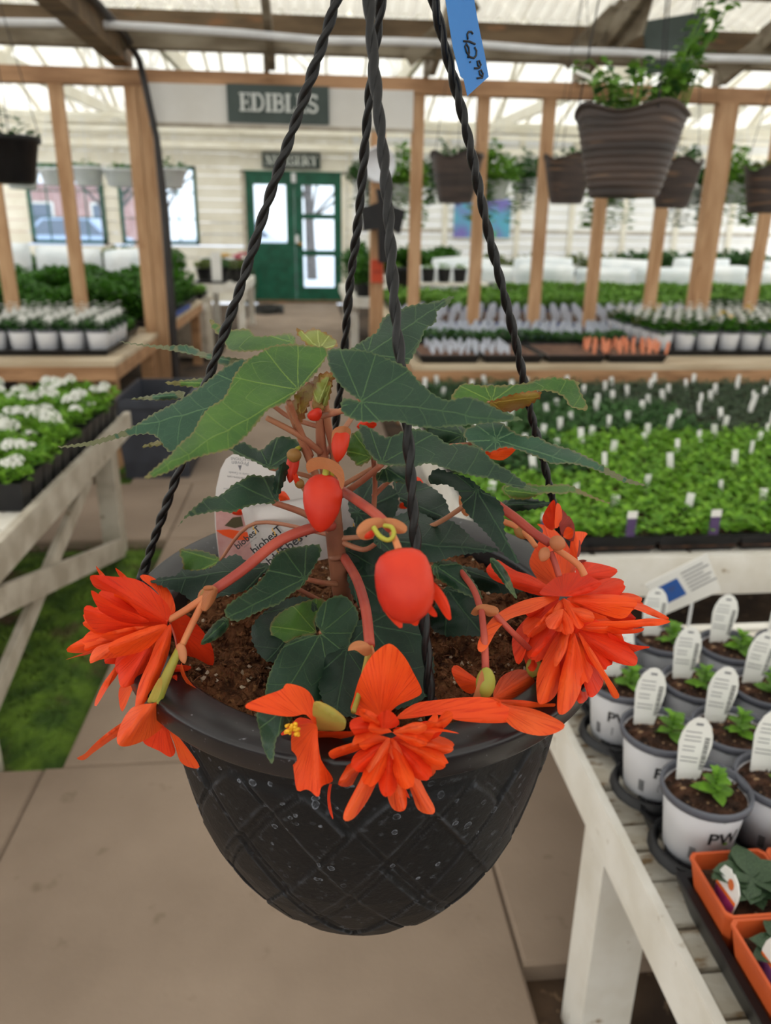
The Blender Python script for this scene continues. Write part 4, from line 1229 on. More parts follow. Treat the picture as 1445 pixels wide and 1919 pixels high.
# blue art panel on the siding wall
t = thing('art_panel', 'blue and violet abstract panel on the white siding wall', 'panel', (3.25, YF-.07, 1.55))
MB().box(2.72, 3.80, YF-.075, YF-.055, 1.21, 1.91).build('board', mat('blue_art', (96, 178, 208), (128, 120, 196), scale=2.2, lo=.42, hi=.6, rough=.5, c3=(96, 180, 110), s3=2.6, lo3=.6, hi3=.68), t)
MB().box(2.70, 3.82, YF-.08, YF-.076, 1.19, 1.212).build('trim', CREAM, t)

# ================================================================== HANGING POTS
BROWNP = mat('bronze_pot', (70, 56, 50), (46, 37, 34), scale=3, stretch=(1, 1, 9), rough=.5, c3=(132, 100, 72), s3=4, lo3=.60, hi3=.78)
def brown_pot(x, y, zr, R, h, label, seed, n=14, top=2.60, leaves=0, foliage=FRESH, amp=.022):
    t = thing('hanging_pot', label, 'hanging pot', (x, y, zr-h), 'bronze hanging pots with wavy rims')
    prof = [(R*.62, 0)]
    k = 11
    for i in range(k):
        a = i/k
        r0 = R*(.62+.36*(a**.85)); r1 = R*(.62+.36*(((i+.8)/k)**.85))
        prof += [(r0, h*.94*a+.001), (r1+R*.02, h*.94*(i+.75)/k), (r1, h*.94*(i+.95)/k)]
    prof += [(R*1.0, h*.955), (R*1.04, h*.97), (R*1.05, h), (R*1.0, h*1.005), (R*.95, h*.97), (R*.9, h*.9)]
    m = len(prof)
    wob = lambda a, i: amp*math.sin(a*4+seed)*max(0, (prof[i][1]/h-.55)/.45)**2
    b = MB().lathe(prof, 48, (x, y, zr-h), wob=wob)
    b.f.append(tuple(range(48))[::-1])
    b.build('pot', BROWNP, t, True)
    MB().lathe([(R*.92, h*.91), (R*.5, h*.93), (.001, h*.94)], 24, (x, y, zr-h)).build('soil', SOIL, t)
    for q in range(3):
        a = seed+q*2.094
        MB().tube([(x+R*math.cos(a), y+R*math.sin(a), zr-.01), (x+.012*math.cos(a), y+.012*math.sin(a), top)], .0022, 5).build('wire', BLACKP, t)
    return t
big = brown_pot(.912, 2.35, 1.628, .152, .225, 'large bronze hanging pot with wavy rim and leafy stems, nearest at upper right', .6, top=2.9, amp=.014)
r = random.Random(77)
LFB = leaf_mesh('leaf', FRESH, .32)
SAGE = leaf_mesh('leaf', MIDG, .3)
for s in range(34):
    a = r.uniform(0, 6.28); rr = r.uniform(.02, .12)
    p0 = Vector((.912+rr*math.cos(a), 2.35+rr*math.sin(a), 1.61))
    hgt = r.uniform(.06, .15) if s < 26 else r.uniform(.2, .3)
    if s >= 26: p0 = Vector((.912+r.uniform(.06, .13), 2.35+r.uniform(-.09, .05), 1.61))
    out = Vector((math.cos(a)*.07, math.sin(a)*.07, 0)) if s < 26 else Vector((.08, -.02, 0))
    pts = [p0, p0+out*.4+Vector((0, 0, hgt*.6)), p0+out+Vector((r.uniform(-.02, .02), 0, hgt))]
    MB().tube(pts, [.0035, .003, .0015], 5).build('stem', FRESH, big)
    for k in range(8):
        f = .25+.75*k/7
        c = pts[0].lerp(pts[1], min(1, f*2)) if f < .5 else pts[1].lerp(pts[2], f*2-1)
        L = r.uniform(.035, .058)*(1.1-.3*f)
        link(LFB if r.random() < .7 else SAGE, 'leaf', big, loc=c-Vector(big.location), rot=(r.uniform(-.3, .3), r.uniform(-.6, .35), r.uniform(0, 6.28)), scale=(L, L, L), local=True)
blm = blossoms(WHITEF, 22, .10, 0, .05, .009, 5)
link(blm, 'blossom', big, loc=(0, 0, .235), local=True)
quadm(atY(1080, 130, 2.32), atY(1078, 137, 2.32), atY(1106, 150, 2.32), atY(1110, 142, 2.32), .002, TAGW, 'plant_tag', big)
for (x, y, z, R, lb, s, am) in ((1.575, 4.98, 1.735, .150, 'bronze hanging pot left of the large one', 1.6, .018), (.885, 4.98, 1.735, .155, 'bronze hanging pot right of the doorway beside the basket strings', .4, .02),
                     (2.25, 4.98, 1.725, .152, 'bronze hanging pot half behind the large one, right', 2.2, .02), (2.86, 4.98, 1.70, .15, 'bronze hanging pot cut by the right frame edge', 3.0, .02)):
    t = brown_pot(x, y, z, R, R*1.72, lb, s, amp=am)
    link(tuft(OLIVE if x > 2.5 else MIDG, 40, R*.8, R*1.66, .05, .04, int(s*10)), 'foliage', t, local=True)
    link(blossoms(WHITEF if x < 2.5 else YELLOWF, 6, R*.7, R*1.7, .05, .016, int(s*10)+1), 'blossom', t, local=True)
def round_basket(x, y, zr, R, h, m, label, seed, group, fm=MIDG, n=120, spread=1.15, fh=.18, top=2.55, trail=0, leaf=.06):
    t = thing('hanging_basket', label, 'hanging basket', (x, y, zr-h), group)
    b = MB().lathe([(.001, 0), (R*.62, 0), (R*.70, h*.04), (R*.93, h*.86), (R*1.02, h*.88), (R*1.04, h), (R*.97, h), (R*.9, h*.86), (.001, h*.86)], 28, (x, y, zr-h))
    b.build('pot', m, t, True)
    for q in range(4):
        a = seed+q*1.571
        MB().tube([(x+R*math.cos(a), y+R*math.sin(a), zr-.01), (x+.012*math.cos(a), y+.012*math.sin(a), top)], .0025, 5).build('wire', BLACKP if m is BLACKP else PVC, t)
    rr = random.Random(seed*13+1)
    b = MB()
    def pl(q):
        a = q.uniform(0, 6.28); d = R*spread*math.sqrt(q.random())
        return (x+d*math.cos(a), y+d*math.sin(a), zr-.02+fh*q.random()*(1.2-d/R/spread))
    scatter_leaves(b, n, pl, leaf, rr, up=.9)
    for k in range(trail):
        a = rr.uniform(0, 6.28)
        for s in range(10):
            c = Vector((x+R*(1.0+.25*s/10)*math.cos(a), y+R*(1.0+.25*s/10)*math.sin(a), zr+.03-.045*s))
            scatter_leaves(b, 3, lambda q: c, leaf*1.1, rr, up=.3)
    b.build('foliage', fm, t)['kind'] = 'stuff'
    return t
bb = round_basket(-1.55, 4.55, 1.735, .165, .225, BLACKP, 'black hanging basket with pink bloom at the left frame edge', 2, 'black hanging baskets', MIDG, 50, 1.0, .16, 2.6, leaf=.045)
link(blossoms(PINKF, 3, .03, 0, .02, .02, 6), 'blossom', bb, loc=(-.03, -.12, .27), local=True)
WB = []
for px, py, Y, R in ((38, 316, 8.2, .17), (100, 316, 11.0, .19), (163, 313, 11.0, .21), (222, 317, 11.0, .2), (316, 316, 8.2, .17)):
    P_ = atY(px, py, Y); WB.append((P_.x, Y, P_.z, R))
nm = ('behind the black basket', 'furthest left below the window top', 'in front of the middle window', 'beside the double lumber post', 'right of the double lumber post')
for i, (x, y, z, R) in enumerate(WB):
    round_basket(x, y, z, R, R*1.05, POTW, 'white hanging basket ' + nm[i], 3+i, 'white hanging baskets, left', PARS, 80, .95, .10, 2.60 if y > 9 else 2.545, leaf=.05)
WB = []
for px, py, Y, R in ((757, 345, 8.2, .16), (830, 325, 11.0, .2), (925, 338, 8.2, .17), (990, 335, 11.0, .19), (1145, 352, 8.2, .17), (1290, 350, 8.2, .17), (1372, 345, 8.2, .18), (690, 338, 11.0, .19)):
    P_ = atY(px, py, Y); WB.append((P_.x, Y, P_.z, R))
for i, (x, y, z, R) in enumerate(WB):
    round_basket(x, y, z, R, R*1.05, POTW, ('white hanging basket with trailing greenery, %s from the doorway on the right' % ordn[i]) if i < 7 else 'white hanging basket of greenery beside the door frame', 20+i, 'white hanging baskets, right', FRESH if i % 2 == 0 else MIDG, 420, 1.5, .36, 2.60 if y > 9 else 2.545, trail=9, leaf=.085)
# grey sign hanging behind the big pot
hsn = thing('hanging_sign', 'dark grey sign hanging behind the large bronze pot', 'sign', (2.7, 5.3, 2.6))
c = [atY(1205, 40, 5.25), atY(1212, 140, 5.25), atY(1300, 130, 5.25), atY(1325, 20, 5.25)]
quadm(c[0], c[1], c[2], c[3], .01, SIGNG, 'board', hsn)
# ================================================================== THE HANGING BASKET IN FRONT
BC = Vector((.0306, .4428, 1.0792))
BN = Vector((0, -.06406, 1)).normalized()
BX = Vector((1, 0, 0)); BY = BN.cross(BX)
def bl(x, y, z): return BC+BX*x+BY*y+BN*z
def rim_at(px, py, dz=0.0):
    d = ray(px, py); o = Vector((0, 0, HC))
    t = (BC+BN*dz-o).dot(BN)/d.dot(BN)
    return o+d*t
def pot_material():
    m = bpy.data.materials.new('basket_plastic')
    m.use_nodes = True
    N, L = m.node_tree.nodes, m.node_tree.links
    p = N['Principled BSDF']
    p.inputs['Roughness'].default_value = .5
    p.inputs['Specular IOR Level'].default_value = .22
    tc = N.new('ShaderNodeTexCoord')
    def noise(s, d=4):
        n = N.new('ShaderNodeTexNoise'); n.inputs['Scale'].default_value = s; n.inputs['Detail'].default_value = d
        L.new(tc.outputs['Object'], n.inputs['Vector']); return n.outputs['Fac']
    def rng(x, a, b, c=0, d=1):
        n = N.new('ShaderNodeMapRange'); n.inputs[1].default_value = a; n.inputs[2].default_value = b; n.inputs[3].default_value = c; n.inputs[4].default_value = d
        L.new(x, n.inputs[0]); return n.outputs[0]
    def mul(a, b, op='MULTIPLY'):
        n = N.new('ShaderNodeMath'); n.operation = op
        for i, q in enumerate((a, b)):
            if isinstance(q, (int, float)): n.inputs[i].default_value = q
            else: L.new(q, n.inputs[i])
        return n.outputs[0]
    # dried water spots: thin rings of lime round random centres
    vo = N.new('ShaderNodeTexVoronoi'); vo.inputs['Scale'].default_value = 120; vo.inputs['Randomness'].default_value = 1
    L.new(tc.outputs['Object'], vo.inputs['Vector'])
    ds = mul(vo.outputs['Distance'], mul(rng(noise(130), .3, .7), .26), 'ADD')
    ring = mul(rng(ds, .26, .30), rng(ds, .37, .33))
    disc = rng(ds, .33, .25)
    sep = N.new('ShaderNodeSeparateColor'); L.new(vo.outputs['Color'], sep.inputs[0])
    pick = rng(sep.outputs[0], .36, .42)
    where = rng(noise(11, 2), .40, .56)
    spots = mul(mul(mul(ring, 1.0), pick), where)
    haze = mul(mul(mul(disc, .3), pick), where)
    tot = mul(mul(spots, haze, 'ADD'), rng(noise(420, 2), .34, .62))
    scr = mul(rng(noise(200, 6), .60, .74), .22)
    tot = mul(tot, scr, 'ADD')
    ge = N.new('ShaderNodeNewGeometry')
    wear = mul(rng(ge.outputs['Pointiness'], .503, .530), rng(noise(90, 4), .35, .65, .02, .24))
    tot = mul(tot, wear, 'ADD')
    mx = N.new('ShaderNodeMix'); mx.data_type = 'RGBA'
    L.new(mul(tot, .55), mx.inputs[0]); mx.inputs[6].default_value = lin((23, 23, 25)); mx.inputs[7].default_value = lin((140, 146, 158))
    L.new(mx.outputs[2], p.inputs['Base Color'])
    b = N.new('ShaderNodeBump'); b.inputs['Strength'].default_value = .3; b.inputs['Distance'].default_value = .0008
    L.new(noise(340, 4), b.inputs['Height']); L.new(b.outputs[0], p.inputs['Normal'])
    return m
BASKM = pot_material()
bk = thing('flower_basket', 'large black plastic hanging basket with embossed lattice in the foreground', 'hanging basket', tuple(bl(0, 0, -.213)))
# body with the raised lattice
prof = [(.1318, -.0165), (.1288, -.040), (.1265, -.060), (.1235, -.085), (.1195, -.110), (.1140, -.135), (.1065, -.157), (.0975, -.177), (.0880, -.193), (.0790, -.205), (.0700, -.2115), (.0600, -.2135)]
def pf(s):
    q = s*(len(prof)-1); i = min(int(q), len(prof)-2); f = q-i
    return prof[i][0]+(prof[i+1][0]-prof[i][0])*f, prof[i][1]+(prof[i+1][1]-prof[i][1])*f
NA, NS = 640, 190
b = MB()
def sm(x, a, c):
    t = max(0, min(1, (x-a)/(c-a))); return t*t*(3-2*t)
def lat(th, s):
    a = 9*th/(2*math.pi)+s*2.05; c = 9*th/(2*math.pi)-s*2.05+.31
    fa, fc = a % 1, c % 1
    def strip(f):                       # one broad raised band with a fine crease beside it
        up = sm(f, .0, .035)*(1-sm(f, .40, .435))
        cr = max(0, 1-abs(f-.50)/.018)
        return up, cr
    ua, ca = strip(fa); uc, cc = strip(fc)
    over = (int(math.floor(a))+int(math.floor(c))) % 2
    h = max(ua*(1.0 if over else .62), uc*(.62 if over else 1.0))
    return h-.35*max(ca, cc)
for j in range(NS+1):
    s = j/NS
    r0, z0 = pf(s)
    fade = sm(s, .09, .13)*(1-sm(s, .93, .99))
    for i in range(NA):
        th = 2*math.pi*i/NA
        r = r0+.0021*lat(th, s)*fade
        b.v.append(tuple(bl(r*math.cos(th), r*math.sin(th), z0)))
for j in range(NS):
    for i in range(NA):
        q = (i+1) % NA
        b.f.append((j*NA+i, (j+1)*NA+i, (j+1)*NA+q, j*NA+q))
b.f.append(tuple(NS*NA+i for i in range(NA)))
b.build('pot_body', BASKM, bk, True)
def blathe(prof, n):
    b = MB().lathe(prof, n)
    b.v = [tuple(bl(*v)) for v in b.v]
    return b
RIMM = mat('basket_rim_plastic', (34, 31, 34), (26, 24, 26), scale=30, rough=.30, spec=.45, c3=(120, 122, 128), s3=260, lo3=.69, hi3=.76)
blathe([(.119, -.045), (.1235, -.0075), (.1245, -.0045), (.1265, -.0030), (.1475, .0), (.1490, -.0004), (.1499, -.0016), (.1500, -.0035), (.1492, -.0135), (.1482, -.0152), (.1440, -.0160), (.1315, -.0170)], 160).build('rim', RIMM, bk, True)
# soil mounded inside
rs = random.Random(11)
b = MB()
nr, na = 46, 130
from mathutils import noise as mnoise
def soilh(x, y):
    v = Vector((x*38, y*38, .3))
    return -.020+.0075*mnoise.noise(v)+.0045*mnoise.noise(v*2.7)+.0028*mnoise.noise(v*6.5)+.004*(1-(x*x+y*y)/.016)
for i in range(nr+1):
    rr = .1238*i/nr
    for k in range(na):
        a = 2*math.pi*k/na
        x, y = rr*math.cos(a), rr*math.sin(a)
        b.v.append(tuple(bl(x, y, soilh(x, y)+rs.uniform(-.0012, .0012))))
for i in range(nr):
    for k in range(na):
        q = (k+1) % na
        b.f.append((i*na+k, i*na+q, (i+1)*na+q, (i+1)*na+k))
PEAT = mat('peat', (122, 82, 56), (64, 40, 28), scale=90, rough=1.0, spec=.1, c3=(138, 98, 66), s3=240, lo3=.56, hi3=.66, bump=.9, bscale=420)
soil = b.build('soil', PEAT, bk, False)
def crumbs(n, s0, s1, m, nm, seed):
    r = random.Random(seed)
    b = MB()
    for _ in range(n):
        a = r.uniform(0, 6.2832); rr = .121*math.sqrt(r.random())
        x, y = rr*math.cos(a), rr*math.sin(a)
        c = bl(x, y, soilh(x, y)+.001)
        s = r.uniform(s0, s1)
        V = []
        for d in ((1, 0, 0), (-1, 0, 0), (0, 1, 0), (0, -1, 0), (0, 0, 1), (0, 0, -1)):
            V.append(c+Vector((d[0]+r.uniform(-.4, .4), d[1]+r.uniform(-.4, .4), d[2]+r.uniform(-.4, .4)))*s*r.uniform(.6, 1.2))
        b.add(V, [(0, 2, 4), (2, 1, 4), (1, 3, 4), (3, 0, 4), (2, 0, 5), (1, 2, 5), (3, 1, 5), (0, 3, 5)])
    o = b.build(nm, m, soil)
    o.matrix_parent_inverse = Matrix.Translation(-Vector(bk.location)) if False else Matrix()
    o['kind'] = 'stuff'
crumbs(2600, .0009, .0026, PEAT, 'peat_crumbs', 1)
crumbs(260, .0009, .0021, mat('perlite', (206, 190, 168), (176, 156, 132), scale=60, rough=.9), 'perlite', 2)
b = MB()
for _ in range(700):                                   # fibres of coir
    a = rs.uniform(0, 6.2832); rr = .119*math.sqrt(rs.random())
    x, y = rr*math.cos(a), rr*math.sin(a)
    p = bl(x, y, soilh(x, y)+.0012); d = Vector((rs.uniform(-1, 1), rs.uniform(-1, 1), rs.uniform(-.2, .4))).normalized()*rs.uniform(.003, .008)
    s = d.cross(Vector((0, 0, 1))).normalized()*.0004
    b.add([p-s, p+s, p+d*.5+s+Vector((0, 0, .001)), p+d*.5-s+Vector((0, 0, .001)), p+d], [(0, 1, 2, 3), (3, 2, 4)])
o = b.build('coir_fibre', mat('coir', (128, 84, 54), (92, 58, 38), scale=80, rough=1), soil); o.matrix_parent_inverse = Matrix(); o['kind'] = 'stuff'
# four twisted cords up to the hook
CORD = mat('black_cord', (20, 19, 20), (12, 12, 13), scale=300, rough=.4, spec=.35)
def rope(a, c, rr, off, pitch, ph, sway=0.0):
    a, c = Vector(a), Vector(c)
    L = (c-a).length; d = (c-a)/L
    x = d.orthogonal().normalized(); y = d.cross(x)
    n = int(L/pitch*14)
    b = MB()
    for k in range(2):
        pts, rad = [], []
        for i in range(n+1):
            t = i/n
            g = 2*math.pi*(t*L/pitch)+math.pi*k+ph+.5*math.sin(t*17+ph)
            w = x*(sway*math.sin(t*math.pi))+y*(.0006*math.sin(t*23+ph))
            pts.append(a+d*(t*L)+w+(x*math.cos(g)+y*math.sin(g))*off)
            rad.append(rr*(1+.10*math.sin(t*61+k)))
        b.tube(pts, rad, 9)
    return b
HT = .4428
ends = [(rim_at(266, 1082, -.002), atY(737, -316, HT)), (rim_at(1060, 1046, -.002), atY(741, -316, HT)), (rim_at(808, 1330, -.004), atY(664, -316, HT-.012)), (rim_at(612, 966, -.002), atY(746, -316, HT+.012))]
for i, (a, c) in enumerate(ends):
    rope(a, c, .00195, .00110, (.026, .027, .031, .028)[i], i*1.3, (0, 0, .0, 0)[i]).build('cord', CORD, bk, True)
    nb = MB().tube([a+(c-a).normalized()*.006, a-(c-a).normalized()*.006], [.0036, .0036], 10); nb.build('cord_clip', CORD, bk, True)
tp = sum((e[1] for e in ends), Vector())/4
hk = MB()
P = [tp+Vector((-.045, 0, -.001)), tp+Vector((-.02, 0, .012)), tp+Vector((.0, 0, .016)), tp+Vector((.02, 0, .012)), tp+Vector((.04, 0, -.001))]
hk.tube(P, [.004, .005, .006, .005, .004], 8)
hk.tube([tp+Vector((0, 0, .014)), tp+Vector((0, 0, .05)), tp+Vector((.012, 0, .066)), tp+Vector((0, 0, .08)), tp+Vector((-.012, 0, .072))], .004, 8)
hk.build('hook', CORD, bk, True)
hw = MB().tube([tp+Vector((0, 0, .078)), Vector((tp.x, tp.y, 3.735))], .0025, 6)
hw.tube([Vector((tp.x, tp.y, 3.73)), Vector((.83, .46, 3.70))], .003, 6)
tag(hw.build('hanger_wire', CORD), 'wire from the roof that carries the front basket', 'wire')

# ---- blue price tag hanging by the right cord
BLUET = mat('blue_tag', (34, 120, 196), (30, 112, 188), scale=6, rough=.35, spec=.5)
bt = thing('price_tag', 'blue pointed price tag with handwritten 42.99 hanging by the right cord', 'price tag', tuple(atY(876, 178, .435)))
def tgY(px): return .435+.00022*(px-870)
ol = [(828, -80), (835, 0), (841, 40), (849, 90), (856, 118), (863, 143), (869, 148), (872, 163), (876, 180), (916, 144), (909, 104), (900, 62), (893, 25), (889, 0), (880, -80)]
b = MB()
fr = [atY(x, y, tgY(x)) for x, y in ol]
n = len(fr)
b.add(fr+[p+Vector((0, .0006, 0)) for p in fr], [tuple(range(n)), tuple(range(n, 2*n))[::-1]]+[(i, n+i, n+(i+1) % n, (i+1) % n) for i in range(n)])
b.build('card', BLUET, bt)
hand = [[(668, 640), (640, 602), (590, 602), (562, 650), (575, 750)], [(492, 778), (600, 785), (712, 836)],
        [(700, 895), (738, 960), (732, 1050), (690, 1100), (610, 1080), (550, 985), (520, 880), (545, 830), (590, 900), (600, 1000), (575, 1095)],
        [(615, 1160), (620, 1188)], [(695, 1292), (775, 1292), (822, 1230), (790, 1150), (752, 1160), (765, 1235), (805, 1285)], [(745, 1482), (850, 1470), (862, 1400), (822, 1325), (788, 1350), (800, 1410), (845, 1440)]]
for st in hand:
    pts = [(820+x/10.1, y/10.1) for x, y in st]
    MB().tube([atY(x, y, tgY(x)-.0003) for x, y in pts], .00052, 6).build('ink_stroke', INK, bt, True)
b = MB().tube([atY(852, -78, .4352), ends[1][0].lerp(ends[1][1], .97)], .0006, 5).build('loop', CORD, bt)

# ---- tags stuck in the soil behind the stem
wt_ = thing('plant_label', 'upright white rounded plant label with a pink lower half, inside the front basket', 'label', tuple(atY(440, 1060, .515)))
def slabpx(ol, Y, th, m, nm, parent, smooth=False):
    fr = [atY(x, y, Y(x, y) if callable(Y) else Y) for x, y in ol]
    n = len(fr)
    return MB().add(fr+[p+Vector((0, th, 0)) for p in fr], [tuple(range(n)), tuple(range(n, 2*n))[::-1]]+[(i, n+i, n+(i+1) % n, (i+1) % n) for i in range(n)]).build(nm, m, parent, smooth)
LABW = mat('label_white', (226, 222, 220), (216, 212, 210), scale=6, rough=.4)
YL = lambda x, y: .515+.0001*(1060-y)*.4
slabpx([(414, 1075), (403, 985), (402, 955), (405, 915), (413, 880), (423, 861), (436, 852), (452, 850), (520, 858), (548, 872), (566, 900), (572, 960), (566, 1075)], YL, .0007, LABW, 'card', wt_)
slabpx([(414, 1074), (405, 985), (404, 958), (440, 950), (560, 945), (570, 960), (564, 1074)], lambda x, y: YL(x, y)-.0003, .0002, mat('pink_print', (206, 160, 156), (188, 136, 132), scale=60, rough=.4), 'print', wt_)
slabpx([(405, 994), (430, 992), (470, 999), (466, 1012), (440, 1012), (418, 1003)], lambda x, y: YL(x, y)-.0006, .0002, mat('orange_flower_print', (236, 84, 30), rough=.4), 'flower_print', wt_)
slabpx([(421, 985), (436, 970), (452, 968), (456, 986), (440, 990)], lambda x, y: YL(x, y)-.0006, .0002, mat('leaf_print', (78, 70, 44), rough=.4), 'leaf_print', wt_)
def exy(px, py, Y, ang):
    """text frame on a plane facing the camera: right and up turned by ang"""
    a = math.radians(ang)
    return CR*math.cos(a)+CU*math.sin(a), -CR*math.sin(a)+CU*math.cos(a)
for txt, px, py, s, an, m_ in (('Proven', 450, 868, .0042, 176, INKG), ('SELECTIONS', 452, 860, .0026, 176, INKG), ('provenselections.com', 452, 896, .0022, 173, INK), ('made in Canada', 448, 887, .0022, 174, INKG), ('zone', 424, 916, .002, 178, INKG)):
    ex, ey = exy(px, py, .5, an)
    place_text(txt, s, m_, atY(px, py, .5145), ex, ey, wt_)
slabpx([(446, 872), (453, 872), (450, 883)], .5140, .0001, INKG, 'arrow_print', wt_)
sc = thing('sachet', 'crimped white sachet printed with a repeated black and yellow logo, hung behind the begonia stem', 'sachet', tuple(atY(565, 1060, .472)))
SACH = mat('sachet_paper', (222, 218, 216), (206, 202, 200), scale=14, rough=.35, spec=.5)
b = MB()
nx, ny = 30, 20
cn = [(452, 953), (662, 920), (668, 1035), (484, 1075)]
rs2 = random.Random(4)
for j in range(ny+1):
    for i in range(nx+1):
        u, v = i/nx, j/ny
        px = (cn[0][0]*(1-u)+cn[1][0]*u)*(1-v)+(cn[3][0]*(1-u)+cn[2][0]*u)*v
        py = (cn[0][1]*(1-u)+cn[1][1]*u)*(1-v)+(cn[3][1]*(1-u)+cn[2][1]*u)*v
        crimp = .0009*math.sin(u*nx*2.1) if (u < .13 or u > .87) else 0
        puff = -.006*max(0, math.sin(math.pi*max(0, min(1, (u-.12)/.76))))**.6*max(0, math.sin(math.pi*max(0, min(1, (v-.06)/.9))))**.6
        b.v.append(tuple(atY(px, py, .472+crimp+puff+.0006*mnoise.noise(Vector((u*6, v*6, 2))))))
m_ = len(b.v)
b.v += [(x, y+.002, z) for x, y, z in b.v]
for j in range(ny):
    for i in range(nx):
        a = j*(nx+1)+i
        b.f += [(a, a+1, a+nx+2, a+nx+1), (m_+a, m_+a+nx+1, m_+a+nx+2, m_+a+1)]
b.build('packet', SACH, sc, True)
YELI = mat('yellow_ink', (236, 180, 40), rough=.5)
for (px, py, s, an) in ((545, 1021, .0085, 40), (500, 1012, .0075, 40), (464, 1008, .006, 40), (652, 1003, .0085, 40), (508, 1050, .0075, 40)):
    ex, ey = exy(px, py, .46, an)
    place_text('biobesT', s, INK, atY(px, py, .4635), ex, ey, sc, 'lettering', .00012)
    P0 = atY(px+13, py-13, .4632)
    MB().tube([P0+ex*(-.0005)+ey*(-.002), P0+ex*.0008, P0+ex*.0004+ey*.0018, P0+ex*.0014+ey*.003], .0003, 5).build('swoosh', YELI, sc)
    place_text('sustainable crop', s*.26, INKG, atY(px+5, py+8, .4634), ex, ey, sc, 'small_print')
# ================================================================== THE BEGONIA
def blade_material(name, ca, cb, vein, vw=.017, nv=9.0, trans=.16, rough=.42, net=.28, edge=None, streak=0.0, sheen=.3):
    m = bpy.data.materials.new(name)
    m.use_nodes = True
    N, L = m.node_tree.nodes, m.node_tree.links
    p = N['Principled BSDF']
    p.inputs['Roughness'].default_value = rough
    p.inputs['Specular IOR Level'].default_value = sheen
    uv = N.new('ShaderNodeUVMap'); uv.uv_map = 'polar'
    sx = N.new('ShaderNodeSeparateXYZ'); L.new(uv.outputs[0], sx.inputs[0])
    tc = N.new('ShaderNodeTexCoord')
    def mth(op, a, b=None, c=None):
        n = N.new('ShaderNodeMath'); n.operation = op
        for i, q in enumerate((a, b, c)):
            if q is None: continue
            if isinstance(q, (int, float)): n.inputs[i].default_value = q
            else: L.new(q, n.inputs[i])
        return n.outputs[0]
    def rng(x, a, b, c=0., d=1.):
        n = N.new('ShaderNodeMapRange'); n.inputs[1].default_value = a; n.inputs[2].default_value = b; n.inputs[3].default_value = c; n.inputs[4].default_value = d
        L.new(x, n.inputs[0]); return n.outputs[0]
    nz = N.new('ShaderNodeTexNoise'); nz.inputs['Scale'].default_value = 38; nz.inputs['Detail'].default_value = 5
    L.new(tc.outputs['Object'], nz.inputs['Vector'])
    r = N.new('ShaderNodeMix'); r.data_type = 'RGBA'
    L.new(rng(nz.outputs['Fac'], .32, .68), r.inputs[0])
    r.inputs[6].default_value = lin(ca); r.inputs[7].default_value = lin(cb)
    # radial veins: distance to the nearest ray from the leaf base
    ang = mth('ADD', sx.outputs[0], mth('MULTIPLY', mth('SUBTRACT', nz.outputs['Fac'], .5), .02))
    fr = mth('ABSOLUTE', mth('SUBTRACT', mth('FRACT', mth('ADD', mth('MULTIPLY', ang, nv), .5)), .5))
    d = mth('MULTIPLY', mth('MULTIPLY', fr, 6.283/nv), sx.outputs[1])
    v1 = rng(d, vw, vw*.25)
    v1 = mth('MULTIPLY', v1, rng(sx.outputs[1], 3.2, .3, .25, .75))
    # side veins leaving each ray
    sd = mth('ABSOLUTE', mth('SUBTRACT', mth('FRACT', mth('ADD', mth('MULTIPLY', sx.outputs[1], 2.3), mth('MULTIPLY', fr, -1.6))), .5))
    v2 = mth('MULTIPLY', rng(sd, .045, .01), rng(sx.outputs[1], .5, 1.0, 0, net*1.2))
    vo = N.new('ShaderNodeTexVoronoi'); vo.feature = 'DISTANCE_TO_EDGE'; vo.inputs['Scale'].default_value = 190
    L.new(tc.outputs['Object'], vo.inputs['Vector'])
    v3 = mth('MULTIPLY', rng(vo.outputs[0], .06, .0), net*.30)
    vein_f = mth('MINIMUM', mth('ADD', mth('MAXIMUM', v1, v2), v3), 1.0)
    if streak:
        sn = N.new('ShaderNodeTexNoise'); sn.inputs['Scale'].default_value = 1.0; sn.inputs['Detail'].default_value = 3
        cb_ = N.new('ShaderNodeCombineXYZ'); L.new(mth('MULTIPLY', sx.outputs[0], 150.0), cb_.inputs[0]); L.new(mth('MULTIPLY', sx.outputs[1], 1.2), cb_.inputs[1])
        L.new(cb_.outputs[0], sn.inputs['Vector'])
        vein_f = mth('MULTIPLY', rng(sn.outputs['Fac'], .52, .72), streak)
    mx = N.new('ShaderNodeMix'); mx.data_type = 'RGBA'
    L.new(vein_f, mx.inputs[0]); L.new(r.outputs[2], mx.inputs[6]); mx.inputs[7].default_value = lin(vein)
    col = mx.outputs[2]
    if edge:
        u2 = N.new('ShaderNodeUVMap'); u2.uv_map = 'border'
        s2 = N.new('ShaderNodeSeparateXYZ'); L.new(u2.outputs[0], s2.inputs[0])
        me_ = N.new('ShaderNodeMix'); me_.data_type = 'RGBA'
        L.new(rng(s2.outputs[0], .55, .95, 0, .8), me_.inputs[0]); L.new(col, me_.inputs[6]); me_.inputs[7].default_value = lin(edge)
        col = me_.outputs[2]
    L.new(col, p.inputs['Base Color'])
    b = N.new('ShaderNodeBump'); b.inputs['Strength'].default_value = .45; b.inputs['Distance'].default_value = .0012; b.invert = True
    L.new(mth('ADD', vein_f, mth('MULTIPLY', nz.outputs['Fac'], .5)), b.inputs['Height']); L.new(b.outputs[0], p.inputs['Normal'])
    t = N.new('ShaderNodeBsdfTranslucent'); L.new(col, t.inputs[0])
    s = N.new('ShaderNodeMixShader'); s.inputs[0].default_value = trans
    L.new(p.outputs[0], s.inputs[1]); L.new(t.outputs[0], s.inputs[2]); L.new(s.outputs[0], N['Material Output'].inputs[0])
    return m
